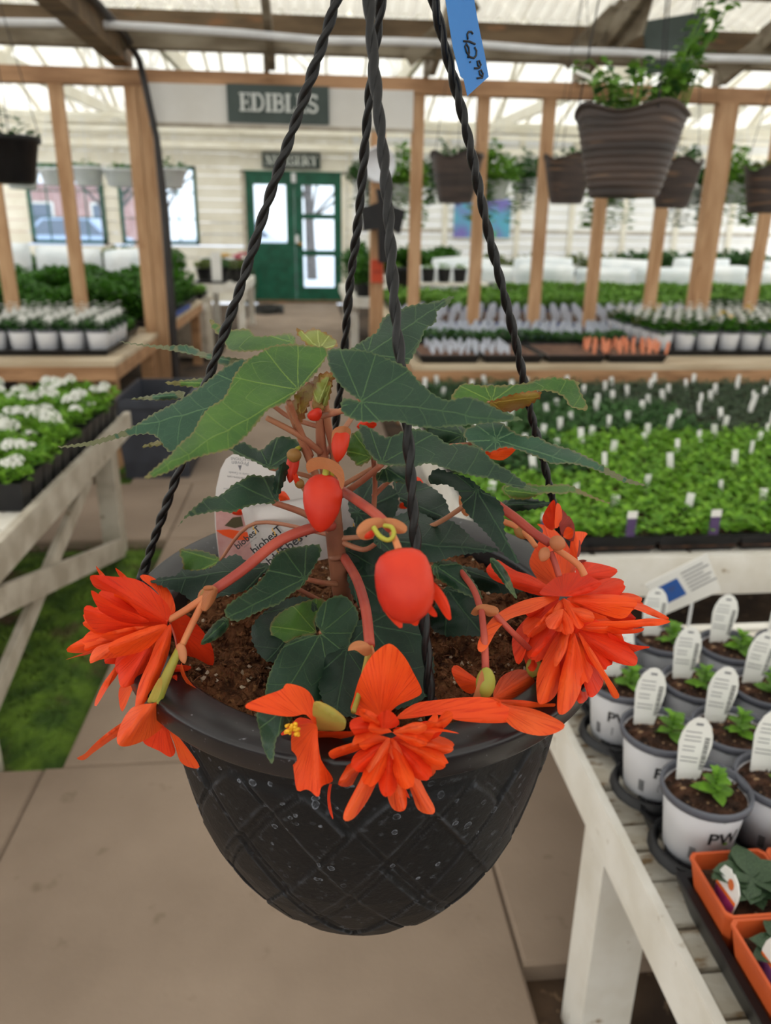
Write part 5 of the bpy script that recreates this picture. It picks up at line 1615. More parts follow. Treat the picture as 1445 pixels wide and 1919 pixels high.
LM = {'bright': blade_material('begonia_leaf_bright', (78, 116, 46), (54, 90, 40), (122, 154, 66), edge=(126, 112, 70), trans=.22),
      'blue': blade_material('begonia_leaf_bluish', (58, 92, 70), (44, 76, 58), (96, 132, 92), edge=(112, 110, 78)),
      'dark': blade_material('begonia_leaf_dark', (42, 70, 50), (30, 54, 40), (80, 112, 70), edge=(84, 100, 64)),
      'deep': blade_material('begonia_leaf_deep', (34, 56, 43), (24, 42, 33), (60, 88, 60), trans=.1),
      'young': blade_material('begonia_leaf_young', (140, 152, 76), (118, 124, 54), (176, 186, 112), edge=(140, 92, 52)),
      'brown': blade_material('begonia_leaf_underside', (140, 118, 48), (128, 84, 40), (176, 150, 70), edge=(130, 74, 40))}
PM = {'o': blade_material('petal_orange', (246, 92, 32), (240, 74, 26), (212, 46, 18), trans=.20, rough=.5, streak=.75, sheen=.25),
      'r': blade_material('petal_red_orange', (236, 68, 28), (226, 52, 24), (196, 34, 16), trans=.20, rough=.5, streak=.7, sheen=.25),
      'l': blade_material('petal_light_orange', (246, 104, 46), (240, 84, 34), (216, 58, 26), trans=.20, rough=.45, streak=.9, sheen=.35),
      'w': blade_material('petal_wilted', (150, 44, 36), (112, 32, 30), (190, 90, 40), trans=.2, rough=.6, streak=.5),
      'g': blade_material('sepal_green', (176, 176, 84), (196, 150, 74), (206, 160, 92), trans=.2, rough=.5, streak=.4),
      'b': blade_material('bract_pink', (196, 128, 84), (182, 112, 70), (204, 150, 100), trans=.2, rough=.5, streak=.4)}
STEM = mat('begonia_stem', (184, 128, 96), (168, 104, 80), scale=40, rough=.5, spec=.4, trans=.1)
STEMD = mat('begonia_main_stem', (138, 88, 64), (116, 70, 52), scale=40, rough=.55)
PED = mat('begonia_flower_stalk', (190, 84, 66), (166, 66, 56), scale=30, rough=.45, trans=.12)
PEDL = mat('begonia_pale_stalk', (220, 140, 90), (208, 122, 78), scale=30, rough=.45, trans=.15)
OVARY = mat('begonia_ovary', (156, 158, 62), (176, 150, 70), scale=40, rough=.5, trans=.15)
BUDM = mat('begonia_bud', (226, 62, 34), (206, 44, 28), scale=30, rough=.42, trans=.2, spec=.35)
CALYX = mat('begonia_calyx', (170, 120, 66), (140, 110, 52), scale=40, rough=.5, trans=.15)
CURLG = mat('begonia_style', (184, 182, 66), (168, 160, 52), scale=30, rough=.4, trans=.2)

plant = thing('begonia_plant', 'begonia with dark serrated leaves and drooping orange blooms in the black front basket', 'flowering plant', tuple(bl(0, 0, -.018)))
def catmull(P, k, closed=True):
    n = len(P); out = []
    for i in range(n):
        p0, p1, p2, p3 = P[i-1], P[i], P[(i+1) % n], P[(i+2) % n]
        for j in range(k):
            t = j/k
            f = lambda a, b, c, d: .5*((2*b)+(-a+c)*t+(2*a-5*b+4*c-d)*t*t+(-a+3*b-3*c+d)*t**3)
            out.append((f(p0[0], p1[0], p2[0], p3[0]), f(p0[1], p1[1], p2[1], p3[1])))
    return out
def inside(p, poly):
    x, y = p; c = False; n = len(poly)
    for i in range(n):
        x1, y1 = poly[i]; x2, y2 = poly[i-1]
        if (y1 > y) != (y2 > y) and x < (x2-x1)*(y-y1)/(y2-y1)+x1: c = not c
    return c
def blade(name, ol, base, Yb, dY, parent, m, gy=0.0, fold=0.0, droop=0.0, serr=0.0, step=9.0, seed=1, tip=None, ruffle=0.0, gx=0.0):
    """leaf or petal: measured outline, laid on a bent, folded surface round its own depth"""
    r = random.Random(seed)
    O = catmull([(float(x), float(y)) for x, y in ol], 3)
    # even spacing along the edge, then teeth
    D = [0]
    for i in range(len(O)):
        a, c = O[i], O[(i+1) % len(O)]
        D.append(D[-1]+math.hypot(c[0]-a[0], c[1]-a[1]))
    sp = 4.0 if serr else 6.0
    n = max(14, int(D[-1]/sp))
    E_ = []; j = 0
    for i in range(n):
        t = D[-1]*i/n
        while D[j+1] < t: j += 1
        a, c = O[j % len(O)], O[(j+1) % len(O)]
        f = (t-D[j])/max(1e-6, D[j+1]-D[j])
        E_.append((a[0]+(c[0]-a[0])*f, a[1]+(c[1]-a[1])*f))
    area = sum(E_[i-1][0]*E_[i][1]-E_[i][0]*E_[i-1][1] for i in range(n))
    if area < 0: E_.reverse()
    if serr:
        F2 = []
        for i in range(n):
            a, c = E_[i-1], E_[(i+1) % n]
            tx, ty = c[0]-a[0], c[1]-a[1]; l = math.hypot(tx, ty) or 1
            k = serr*((i % 3)/2-.35)*r.uniform(.6, 1.3)
            F2.append((E_[i][0]+ty/l*k, E_[i][1]-tx/l*k))
        E_ = F2
    bx, by = base
    if tip is None: tip = max(ol, key=lambda q: (q[0]-bx)**2+(q[1]-by)**2)
    ax, ay = tip[0]-bx, tip[1]-by
    L = math.hypot(ax, ay) or 1
    ax, ay = ax/L, ay/L
    xs = [p[0] for p in E_]; ys = [p[1] for p in E_]
    pts = list(E_)
    y = min(ys)+step/2; row = 0
    while y < max(ys):
        x = min(xs)+step/2+(step/2 if row % 2 else 0)
        while x < max(xs):
            if inside((x, y), E_):
                if min((x-e[0])**2+(y-e[1])**2 for e in E_) > (step*.45)**2:
                    pts.append((x, y))
            x += step
        y += step*.87; row += 1
    edges = [(i, (i+1) % n) for i in range(n)]
    res = delaunay_2d_cdt([Vector(p) for p in pts], edges, [], 1, 1e-4)
    V2, Fs = res[0], res[2]
    b = MB()
    pol, brd = [], []
    hw = max(1.0, max(abs((p[0]-bx)*-ay+(p[1]-by)*ax) for p in E_))
    ph = r.uniform(0, 6.28)
    orig = res[3]
    for k, v in enumerate(V2):
        dx, dy = v.x-bx, v.y-by
        s = (dx*ax+dy*ay)/L
        q = (-dx*ay+dy*ax)/hw
        Y = Yb+dY*s+gy*dy/100+gx*dx/100+fold*abs(q)+droop*s*s+ruffle*math.sin(s*9+ph+q*2)*abs(q)
        b.v.append(tuple(atY(v.x, v.y, Y)))
        an = math.atan2(-dx*ay+dy*ax, dx*ax+dy*ay)/(2*math.pi)
        pol.append((an, math.hypot(dx, dy)/100))
        brd.append((1.0 if any(i < n for i in orig[k]) else 0.0, 0.0))
    for f in Fs:
        c = (sum(V2[i].x for i in f)/len(f), sum(V2[i].y for i in f)/len(f))
        if inside(c, E_): b.f.append(tuple(f))
    me = b.mesh(name, m, True)
    u1 = me.uv_layers.new(name='polar'); u2 = me.uv_layers.new(name='border')
    for lp in me.loops:
        u1.data[lp.index].uv = pol[lp.vertex_index]; u2.data[lp.index].uv = brd[lp.vertex_index]
    o = bpy.data.objects.new(name, me); COL.objects.link(o)
    o.parent = parent
    root = parent
    while root.parent: root = root.parent
    o.matrix_parent_inverse = parent.matrix_basis.inverted() if parent.type == 'EMPTY' and parent.parent is None else (Matrix.Translation(-Vector(plant.location)) if False else Matrix())
    return o
def stalk(pts, r0, r1, m, name, parent=plant, n=9):
    """pts: (px, py, Y); radii in pixels at that depth"""
    P = [atY(*p) for p in pts]
    # smooth
    Q = []
    k = len(P)
    for i in range(k-1):
        p0, p1, p2, p3 = P[max(i-1, 0)], P[i], P[i+1], P[min(i+2, k-1)]
        for j in range(6):
            t = j/6
            Q.append(.5*((2*p1)+(p2-p0)*t+(2*p0-5*p1+4*p2-p3)*t*t+(3*p1-p0-3*p2+p3)*t**3))
    Q.append(P[-1])
    d = proj(P[0])[2]/F
    rad = [(r0+(r1-r0)*i/(len(Q)-1))*d for i in range(len(Q))]
    o = MB().tube(Q, rad, n).build(name, m, parent, True)
    if parent is not plant: o.matrix_parent_inverse = Matrix()
    return o
def bulb(a, c, rpx, m, name, parent=plant, prof=None, flat=1.0, n=20):
    """egg-shaped body along a-c; prof gives relative radius"""
    A, C = atY(*a), atY(*c)
    d = (C-A); L = d.length; d.normalize()
    x = d.cross(Vector((0, 1, 0))).normalized(); y = d.cross(x)
    R = rpx*proj(A)[2]/F
    prof = prof or [(0, .02), (.04, .35), (.12, .62), (.25, .86), (.42, 1), (.6, .97), (.75, .82), (.88, .55), (.96, .28), (1, .02)]
    b = MB()
    for t, q in prof:
        for k in range(n):
            g = 2*math.pi*k/n
            b.v.append(tuple(A+d*(L*t)+(x*math.cos(g)+y*math.sin(g)*flat)*(R*q)))
    for i in range(len(prof)-1):
        for k in range(n):
            q = (k+1) % n
            b.f.append((i*n+k, i*n+q, (i+1)*n+q, (i+1)*n+k))
    o = b.build(name, m, parent, True)
    if parent is not plant: o.matrix_parent_inverse = Matrix()
    return o

# ---- main stem and side shoots
stalk([(652, 1168, .444), (640, 1105, .442), (628, 1010, .438), (622, 940, .434)], 19, 15, STEMD, 'main_stem')
stalk([(622, 945, .434), (610, 880, .428), (602, 835, .424), (600, 780, .420), (602, 712, .418)], 13, 6, STEM, 'upper_stem')
stalk([(630, 1040, .439), (618, 960, .432), (575, 850, .418), (540, 760, .41)], 8, 6, STEM, 'side_shoot')
stalk([(618, 930, .430), (628, 860, .425), (615, 800, .42), (606, 720, .41)], 9, 6, STEM, 'side_shoot')
for z, x in ((1042, 632), (985, 626), (926, 621), (858, 606)):
    bulb((x-2, z-8, .437), (x+2, z+8, .437), 17 if z > 900 else 13, STEMD if z > 900 else STEM, 'stem_node')

# ---- leaves: outline, base, depth at base, depth change to the tip, tilt, fold, kind
def LV(ol, base, Yb, dY, kind, gy=-.03, fold=.010, droop=0.0, serr=2.6, **k):
    o = blade('leaf', ol, base, Yb, dY, plant, LM[kind], gy, fold, droop, serr, seed=len(plant.children), ruffle=.0045, **k)
    return o
# front left, bright
LV([(559, 731), (592, 699), (615, 656), (579, 648), (536, 645), (502, 651), (486, 663), (462, 675), (439, 703), (433, 719), (419, 746), (393, 763), (376, 783), (360, 812), (336, 832), (320, 852), (296, 872), (270, 897), (310, 887), (353, 864), (393, 851), (433, 841), (459, 819), (482, 793), (502, 768), (532, 756)], (559, 730), .395, -.05, 'bright', gy=-.028, fold=.010)
# bluish long leaf behind it
LV([(500, 700), (459, 673), (419, 690), (373, 726), (330, 753), (286, 776), (253, 797), (220, 812), (165, 828), (107, 838), (170, 835), (230, 819), (279, 813), (300, 825), (308, 838), (330, 847), (420, 815), (490, 760)], (488, 738), .430, .005, 'blue', gy=-.030, fold=.008)
LV([(222, 640), (263, 645), (320, 648), (343, 646), (363, 650), (376, 658), (406, 666), (439, 671), (466, 676), (445, 686), (419, 685), (399, 676), (366, 666), (336, 660), (286, 651)], (460, 680), .50, .02, 'blue', gy=-.05, fold=.004)
LV([(393, 598), (406, 606), (433, 618), (466, 616), (479, 630), (519, 628), (546, 625), (552, 647), (496, 656), (433, 658), (419, 638), (399, 616)], (548, 642), .49, .01, 'bright', gy=-.09)
LV([(556, 623), (559, 615), (572, 623), (585, 615), (602, 620), (622, 631), (633, 645), (618, 654), (589, 652), (572, 643)], (598, 655), .455, .0, 'young', gy=-.05, serr=3.5)
LV([(308, 717), (340, 713), (376, 709), (400, 712), (392, 728), (350, 724), (328, 722)], (398, 718), .49, .01, 'bright', gy=-.06)
LV([(244, 748), (283, 741), (320, 734), (346, 734), (340, 746), (310, 750), (270, 749)], (345, 740), .485, .01, 'blue', gy=-.06)
LV([(265, 838), (282, 830), (300, 826), (312, 832), (290, 836)], (310, 830), .45, .0, 'bright', gy=-.03)
# large leaf right of the stem
LV([(677, 753), (647, 746), (639, 759), (647, 778), (686, 791), (742, 789), (785, 800), (840, 800), (900, 794), (960, 789), (980, 786), (943, 772), (900, 750), (875, 744), (840, 750), (815, 740), (785, 716), (763, 690), (729, 673), (686, 658), (643, 654), (615, 657), (617, 686), (630, 712), (650, 733)], (677, 752), .350, -.018, 'dark', gy=-.024, fold=.004, tip=(970, 787))
# back right, upright
LV([(656, 660), (682, 637), (707, 622), (718, 596), (742, 583), (772, 572), (815, 566), (850, 554), (840, 570), (819, 583), (817, 604), (797, 617), (789, 639), (776, 664), (763, 682), (737, 690), (690, 676)], (688, 664), .455, .03, 'dark', gy=-.035, fold=.006)
# curled leaf at right and its brown turned-up underside
LV([(845, 748), (866, 720), (900, 722), (943, 722), (986, 718), (1029, 707), (1081, 714), (1085, 729), (1102, 768), (1068, 761), (1059, 746), (1038, 735), (1008, 733), (956, 748), (922, 756), (875, 752)], (922, 752), .425, -.01, 'bright', gy=-.03, fold=.008, tip=(1102, 768))
LV([(905, 762), (922, 752), (965, 738), (1008, 733), (1014, 742), (996, 757), (978, 765), (952, 772), (930, 768)], (920, 756), .418, -.01, 'brown', gy=.03, serr=3.5)
# mid right dark leaf
LV([(716, 871), (699, 858), (682, 832), (673, 797), (694, 802), (720, 819), (742, 815), (759, 806), (785, 804), (815, 815), (840, 832), (866, 832), (900, 840), (926, 866), (956, 883), (986, 907), (1018, 923), (965, 914), (926, 898), (892, 893), (840, 879), (802, 868), (780, 874), (750, 872)], (716, 868), .392, -.005, 'dark', gy=-.035, fold=.004)
LV([(651, 831), (662, 811), (675, 809), (686, 818), (697, 856), (683, 869), (671, 874), (664, 865), (651, 852)], (696, 856), .405, .01, 'bright', gy=-.02)
LV([(703, 893), (720, 878), (745, 872), (768, 878), (768, 906), (740, 902), (715, 904)], (720, 874), .41, 0, 'dark')
LV([(870, 808), (900, 793), (935, 790), (973, 815), (1008, 819), (1033, 832), (1068, 842), (1102, 857), (1141, 879), (1175, 896), (1211, 910), (1171, 904), (1136, 889), (1106, 877), (1063, 868), (1038, 870), (1003, 855), (969, 842), (943, 838), (917, 847), (896, 838), (875, 825)], (930, 824), .415, -.012, 'blue', gy=-.035, fold=.004)
LV([(798, 800), (830, 793), (870, 800), (872, 830), (840, 838), (812, 826)], (868, 815), .43, .01, 'dark')
LV([(939, 915), (956, 909), (986, 906), (1012, 910), (1042, 908), (1063, 908), (1085, 917), (1115, 932), (1147, 945), (1110, 934), (1072, 922), (1055, 926), (1020, 924), (986, 936), (956, 932)], (942, 918), .465, .0, 'bright', gy=-.03)
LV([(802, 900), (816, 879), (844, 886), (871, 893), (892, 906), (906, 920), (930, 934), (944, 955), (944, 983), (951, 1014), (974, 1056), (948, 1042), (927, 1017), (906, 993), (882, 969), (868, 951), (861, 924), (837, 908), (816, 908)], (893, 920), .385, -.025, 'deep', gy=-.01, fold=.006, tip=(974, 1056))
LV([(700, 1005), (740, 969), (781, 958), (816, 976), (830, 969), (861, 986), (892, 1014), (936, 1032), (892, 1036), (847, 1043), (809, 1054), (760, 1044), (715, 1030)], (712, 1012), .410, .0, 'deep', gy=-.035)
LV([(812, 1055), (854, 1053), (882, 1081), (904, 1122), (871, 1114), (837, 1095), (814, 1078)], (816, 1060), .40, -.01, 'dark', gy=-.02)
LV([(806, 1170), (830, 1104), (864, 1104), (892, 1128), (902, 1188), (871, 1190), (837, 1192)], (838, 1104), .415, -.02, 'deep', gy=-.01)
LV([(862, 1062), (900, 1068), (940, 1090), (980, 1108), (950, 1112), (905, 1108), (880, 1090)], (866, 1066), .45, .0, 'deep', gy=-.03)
LV([(919, 1045), (934, 1052), (952, 1075), (964, 1105), (969, 1123), (955, 1108), (938, 1085), (922, 1064)], (920, 1048), .36, -.01, 'dark', gy=0, serr=1)
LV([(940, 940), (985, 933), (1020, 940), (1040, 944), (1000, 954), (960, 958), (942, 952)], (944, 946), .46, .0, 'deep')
# left side
LV([(516, 892), (494, 893), (470, 890), (455, 899), (437, 908), (424, 920), (406, 931), (388, 931), (376, 942), (354, 960), (333, 988), (348, 970), (364, 966), (388, 961), (415, 958), (434, 961), (455, 952), (485, 944), (510, 944), (522, 936), (513, 916)], (515, 940), .405, -.02, 'dark', gy=-.03, fold=.006)
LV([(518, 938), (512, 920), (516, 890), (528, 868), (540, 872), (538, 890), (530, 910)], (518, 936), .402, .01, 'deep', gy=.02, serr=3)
LV([(429, 838), (455, 829), (479, 841), (491, 843), (513, 823), (534, 818), (558, 827), (566, 838), (552, 856), (525, 875), (504, 879), (482, 867), (458, 857), (440, 850)], (504, 876), .425, .02, 'dark', gy=-.03, fold=-.012)
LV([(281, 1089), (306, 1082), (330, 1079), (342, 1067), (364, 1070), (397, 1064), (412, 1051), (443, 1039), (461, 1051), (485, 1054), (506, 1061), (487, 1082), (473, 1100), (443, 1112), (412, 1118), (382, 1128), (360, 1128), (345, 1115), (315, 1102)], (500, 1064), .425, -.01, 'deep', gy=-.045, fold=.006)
LV([(336, 1029), (360, 1030), (382, 1033), (414, 1048), (391, 1066), (348, 1070), (342, 1051)], (412, 1052), .47, .0, 'bright', gy=-.06)
LV([(598, 1021), (565, 1024), (534, 1030), (513, 1045), (504, 1064), (488, 1088), (458, 1112), (434, 1128), (421, 1143), (426, 1158), (443, 1164), (461, 1158), (498, 1140), (519, 1134), (543, 1115), (565, 1100), (574, 1088), (589, 1061), (600, 1039)], (571, 1084), .398, -.03, 'dark', gy=-.022, fold=.006)
LV([(376, 1208), (397, 1173), (421, 1156), (430, 1170), (412, 1194)], (426, 1162), .37, -.005, 'dark', gy=-.02, serr=1.5)
# lower centre rounded pair
LV([(506, 1174), (520, 1152), (550, 1135), (590, 1122), (610, 1128), (590, 1160), (592, 1188), (562, 1192), (530, 1206), (512, 1197)], (594, 1186), .385, .0, 'bright', gy=-.03, serr=1.6)
LV([(603, 1188), (590, 1165), (605, 1130), (640, 1115), (664, 1135), (672, 1160), (656, 1200), (654, 1240), (641, 1280), (620, 1305), (600, 1312), (580, 1326), (540, 1332), (500, 1322), (500, 1280), (515, 1240), (535, 1207), (568, 1192)], (601, 1186), .372, -.03, 'dark', gy=-.012, fold=.004, serr=1.6, tip=(520, 1328))
LV([(484, 1330), (545, 1334), (540, 1358), (518, 1384), (511, 1432), (494, 1403), (487, 1371)], (530, 1330), .300, -.012, 'dark', gy=0, serr=1.6)
# deep shade leaves filling the middle
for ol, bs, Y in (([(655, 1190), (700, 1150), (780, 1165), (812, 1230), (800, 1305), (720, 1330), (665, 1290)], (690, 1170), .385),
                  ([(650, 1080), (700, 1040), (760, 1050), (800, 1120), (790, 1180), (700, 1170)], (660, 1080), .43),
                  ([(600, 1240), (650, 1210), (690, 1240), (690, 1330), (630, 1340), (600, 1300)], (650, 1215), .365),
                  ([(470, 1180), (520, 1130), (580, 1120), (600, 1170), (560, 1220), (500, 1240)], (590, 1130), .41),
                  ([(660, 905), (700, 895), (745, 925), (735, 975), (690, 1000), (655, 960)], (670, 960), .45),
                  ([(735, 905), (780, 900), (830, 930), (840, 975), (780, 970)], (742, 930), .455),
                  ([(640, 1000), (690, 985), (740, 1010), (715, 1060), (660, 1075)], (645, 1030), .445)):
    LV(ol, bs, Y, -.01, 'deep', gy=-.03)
# crumpled young leaf in the crown
LV([(566, 743), (580, 722), (592, 706), (605, 699), (626, 699), (621, 720), (602, 732), (582, 750), (566, 792), (556, 770)], (562, 780), .405, .0, 'brown', gy=-.01, serr=4)
LV([(585, 735), (600, 712), (618, 704), (612, 740), (598, 760), (590, 752)], (596, 758), .398, .01, 'young', gy=.02, serr=4)
LV([(548, 760), (556, 735), (575, 718), (590, 722), (584, 742), (570, 758), (560, 800), (550, 790)], (556, 790), .410, .0, 'brown', gy=-.01, serr=4)
LV([(600, 742), (612, 722), (622, 716), (618, 745), (608, 768), (600, 764)], (604, 764), .402, .0, 'young', gy=.02, serr=3)
# petioles
for pts, r0, r1 in (([(601, 848, .422), (560, 815, .412), (500, 783, .405)], 8, 6), ([(582, 854, .42), (560, 800, .41), (541, 752, .398)], 8, 6), ([(640, 928, .43), (680, 900, .415), (716, 870, .394)], 8, 6),
                    ([(618, 990, .434), (570, 962, .42), (513, 942, .406)], 9, 6), ([(612, 905, .43), (570, 890, .43), (505, 877, .426)], 6, 5), ([(604, 780, .42), (640, 770, .38), (677, 753, .352)], 7, 5),
                    ([(610, 850, .425), (640, 810, .44), (670, 760, .455), (690, 665, .457)], 7, 5), ([(700, 960, .44), (703, 910, .43), (700, 860, .41)], 6, 5), ([(700, 930, .435), (725, 905, .43), (745, 890, .425)], 6, 5),
                    ([(628, 1010, .438), (680, 1030, .43), (710, 1014, .412)], 7, 5), ([(636, 1095, .441), (605, 1092, .42), (572, 1085, .40)], 7, 5), ([(600, 790, .42), (585, 760, .44), (560, 650, .48)], 6, 4),
                    ([(628, 1010, .436), (780, 995, .432), (860, 955, .405), (888, 922, .388)], 6, 5), ([(624, 920, .43), (760, 850, .43), (925, 828, .418)], 6, 4), ([(645, 1140, .442), (620, 1165, .41), (602, 1186, .374)], 7, 5),
                    ([(600, 770, .42), (760, 770, .44), (918, 754, .426)], 6, 4), ([(600, 800, .42), (540, 780, .43), (490, 740, .432)], 6, 5), ([(560, 900, .425), (590, 950, .43), (618, 1000, .435)], 6, 5),
                    ([(650, 1150, .443), (570, 1110, .43), (500, 1066, .426)], 6, 4), ([(650, 1150, .443), (740, 1080, .42), (815, 1060, .402)], 6, 4), ([(628, 1005, .436), (480, 980, .47), (413, 1050, .471)], 5, 4)):
    stalk(pts, r0*.85, r1*.85, STEM, 'leaf_stalk')

# ---- flowers
def flower(name, label, px, py, Y):
    o = bpy.data.objects.new(name, None); COL.objects.link(o)
    o.parent = plant; o.empty_display_size = .02
    o.matrix_parent_inverse = Matrix.Translation(-Vector(plant.location))
    if label: o['label'] = label
    return o
def petals(fl, org, sc, data, Y0, dy=-.0016, default='o', G=None):
    """data: (outline in crop units, kind, depth offset at base, depth change to the tip, cup)"""
    for i, d in enumerate(data):
        ol = [(org[0]+x/sc, org[1]+y/sc) for x, y in d[0]]
        kind = d[1] if len(d) > 1 else default
        yb = d[2] if len(d) > 2 else dy*i
        dt = d[3] if len(d) > 3 else -.012
        cup = 1.7*(d[4] if len(d) > 4 else .006)
        k = d[5] if len(d) > 5 else 0
        base = ol[0]
        if G: k += G[1]; yb += G[1]*(base[1]-G[0])/100
        blade('petal', ol, base, Y0+yb, dt, fl, PM[kind], gy=k, fold=cup, step=8, seed=i+3, ruffle=.0012)
def filler(fl, cx, cy, Y, spec, seed, gy=0.0):
    """under-petals of a double bloom: (angle, length, half width, kind)"""
    r = random.Random(seed)
    for i, (ang, L, w, kind) in enumerate(spec):
        a = math.radians(ang)
        c, s_ = math.cos(a), math.sin(a)
        sh = [(0, 0), (.18, .35), (.42, .8), (.68, 1), (.86, .85), (.95, .55), (.985, .35), (1.0, .12), (.965, -.1), (1.0, -.32), (.94, -.6), (.84, -.9), (.66, -1), (.42, -.78), (.18, -.33)]
        ol = [(cx+L*t*c-w*q*s_+r.uniform(-1, 1), cy+L*t*s_+w*q*c+r.uniform(-1, 1)) for t, q in sh]
        blade('petal', ol, (cx, cy), Y+.0012*(i % 4), -.006-.00006*L*max(0, s_), fl, PM[kind], gy=gy, fold=.008, step=8, seed=seed+i, ruffle=.002)
A1 = ((110, 1020), 4.129)
f1 = flower('flower', 'big double orange bloom hanging over the left rim', 315, 1163, .37)
petals(f1, *A1, [
    ([(850, 590), (770, 380), (640, 270), (640, 235), (720, 250), (850, 350), (900, 470), (895, 540)], 'o', .014, .02, .004),
    ([(350, 250), (320, 245), (285, 165), (320, 200), (360, 240)], 'o', .02, 0), ([(520, 265), (480, 262), (435, 182), (480, 210), (530, 255)], 'o', .02, 0),
    ([(870, 600), (900, 520), (980, 540), (1100, 650), (1190, 800), (1192, 940), (1060, 880), (960, 850), (900, 750)], 'r', .008, .02, .004),
    ([(480, 720), (300, 665), (180, 730), (68, 800), (80, 838), (230, 835), (330, 770), (430, 740)], 'o', .006, .004),
    ([(430, 760), (300, 800), (170, 850), (45, 897), (130, 872), (230, 852), (330, 800)], 'o', .002, .002),
    ([(560, 700), (400, 760), (300, 790), (250, 850), (243, 922), (330, 890), (480, 870), (560, 800)], 'l', -.002, -.004),
    ([(480, 880), (460, 1000), (380, 1110), (290, 1255), (280, 1215), (340, 1080), (420, 970)], 'o', .006, .0),
    ([(620, 1000), (560, 1150), (492, 1298), (463, 1180), (480, 1090), (560, 1020)], 'o', .004, -.004),
    ([(720, 760), (700, 940), (620, 1050), (500, 1112), (463, 1050), (470, 920), (540, 860), (640, 800)], 'r', .0, -.012),
    ([(700, 600), (500, 625), (400, 590), (290, 470), (250, 355), (330, 400), (450, 480), (600, 540)], 'r', -.004, -.006),
    ([(680, 630), (540, 640), (340, 690), (230, 620), (193, 510), (235, 470), (340, 530), (480, 600)], 'r', -.008, -.008),
    ([(700, 640), (560, 640), (330, 700), (420, 745), (600, 700)], 'o', -.010, -.008),
    ([(870, 620), (862, 800), (800, 980), (720, 1150), (640, 1262), (610, 1315), (590, 1260), (620, 1080), (700, 900), (760, 740), (820, 660)], 'o', -.006, -.022, .005),
    ([(840, 630), (700, 800), (520, 862), (430, 852), (383, 805), (420, 750), (560, 690), (720, 635)], 'o', -.010, -.018, .006),
    ([(842, 600), (830, 668), (690, 625), (600, 510), (480, 400), (300, 345), (252, 290), (252, 238), (420, 250), (600, 270), (740, 360), (865, 500)], 'r', -.004, -.02, .010)], .372)
f2 = flower('flower', 'single orange bloom below the big left one', 290, 1318, .35)
petals(f2, *A1, [
    ([(850, 1300), (920, 1370), (928, 1440), (890, 1410)], 'r', .012, .005),
    ([(800, 1330), (890, 1550), (902, 1612), (862, 1648), (780, 1600), (650, 1530), (740, 1440)], 'r', .010, .0, .004),
    ([(560, 1340), (400, 1440), (280, 1540), (200, 1622), (136, 1655), (195, 1672), (260, 1620), (400, 1520), (520, 1440)], 'l', .006, .006),
    ([(830, 1300), (900, 1450), (1000, 1580), (1092, 1722), (1020, 1728), (940, 1680), (890, 1530), (835, 1400)], 'o', .004, -.004),
    ([(730, 1230), (800, 1213), (885, 1270), (862, 1350), (780, 1440), (660, 1520), (540, 1562), (470, 1558), (448, 1500), (490, 1370), (560, 1270), (640, 1238)], 'l', -.004, -.022, .012)], .345)
f2b = flower('flower', 'small opening bloom with two narrow petals on the soil at left', 340, 1240, .36)
petals(f2b, *A1, [
    ([(880, 1020), (950, 1015), (1050, 1115), (1055, 1172), (960, 1140), (900, 1085)], 'r', .01, .0),
    ([(850, 960), (900, 930), (1030, 945), (990, 980), (880, 1000)], 'r', .012, .0),
    ([(950, 915), (985, 1020), (1070, 1120), (1180, 1188), (1275, 1222), (1150, 1188), (1020, 1110), (945, 1000)], 'l', .0, -.006)], .355)
filler(f1, 300, 1172, .384, [(205, 130, 30, 'r'), (185, 145, 28, 'o'), (166, 150, 26, 'o'), (150, 125, 26, 'r'), (130, 120, 26, 'r'), (110, 112, 24, 'o'), (224, 110, 28, 'o')], 5)
A3 = ((440, 1180), 3.141)
f3 = flower('flower', 'big double orange bloom hanging over the front rim', 733, 1384, .29)
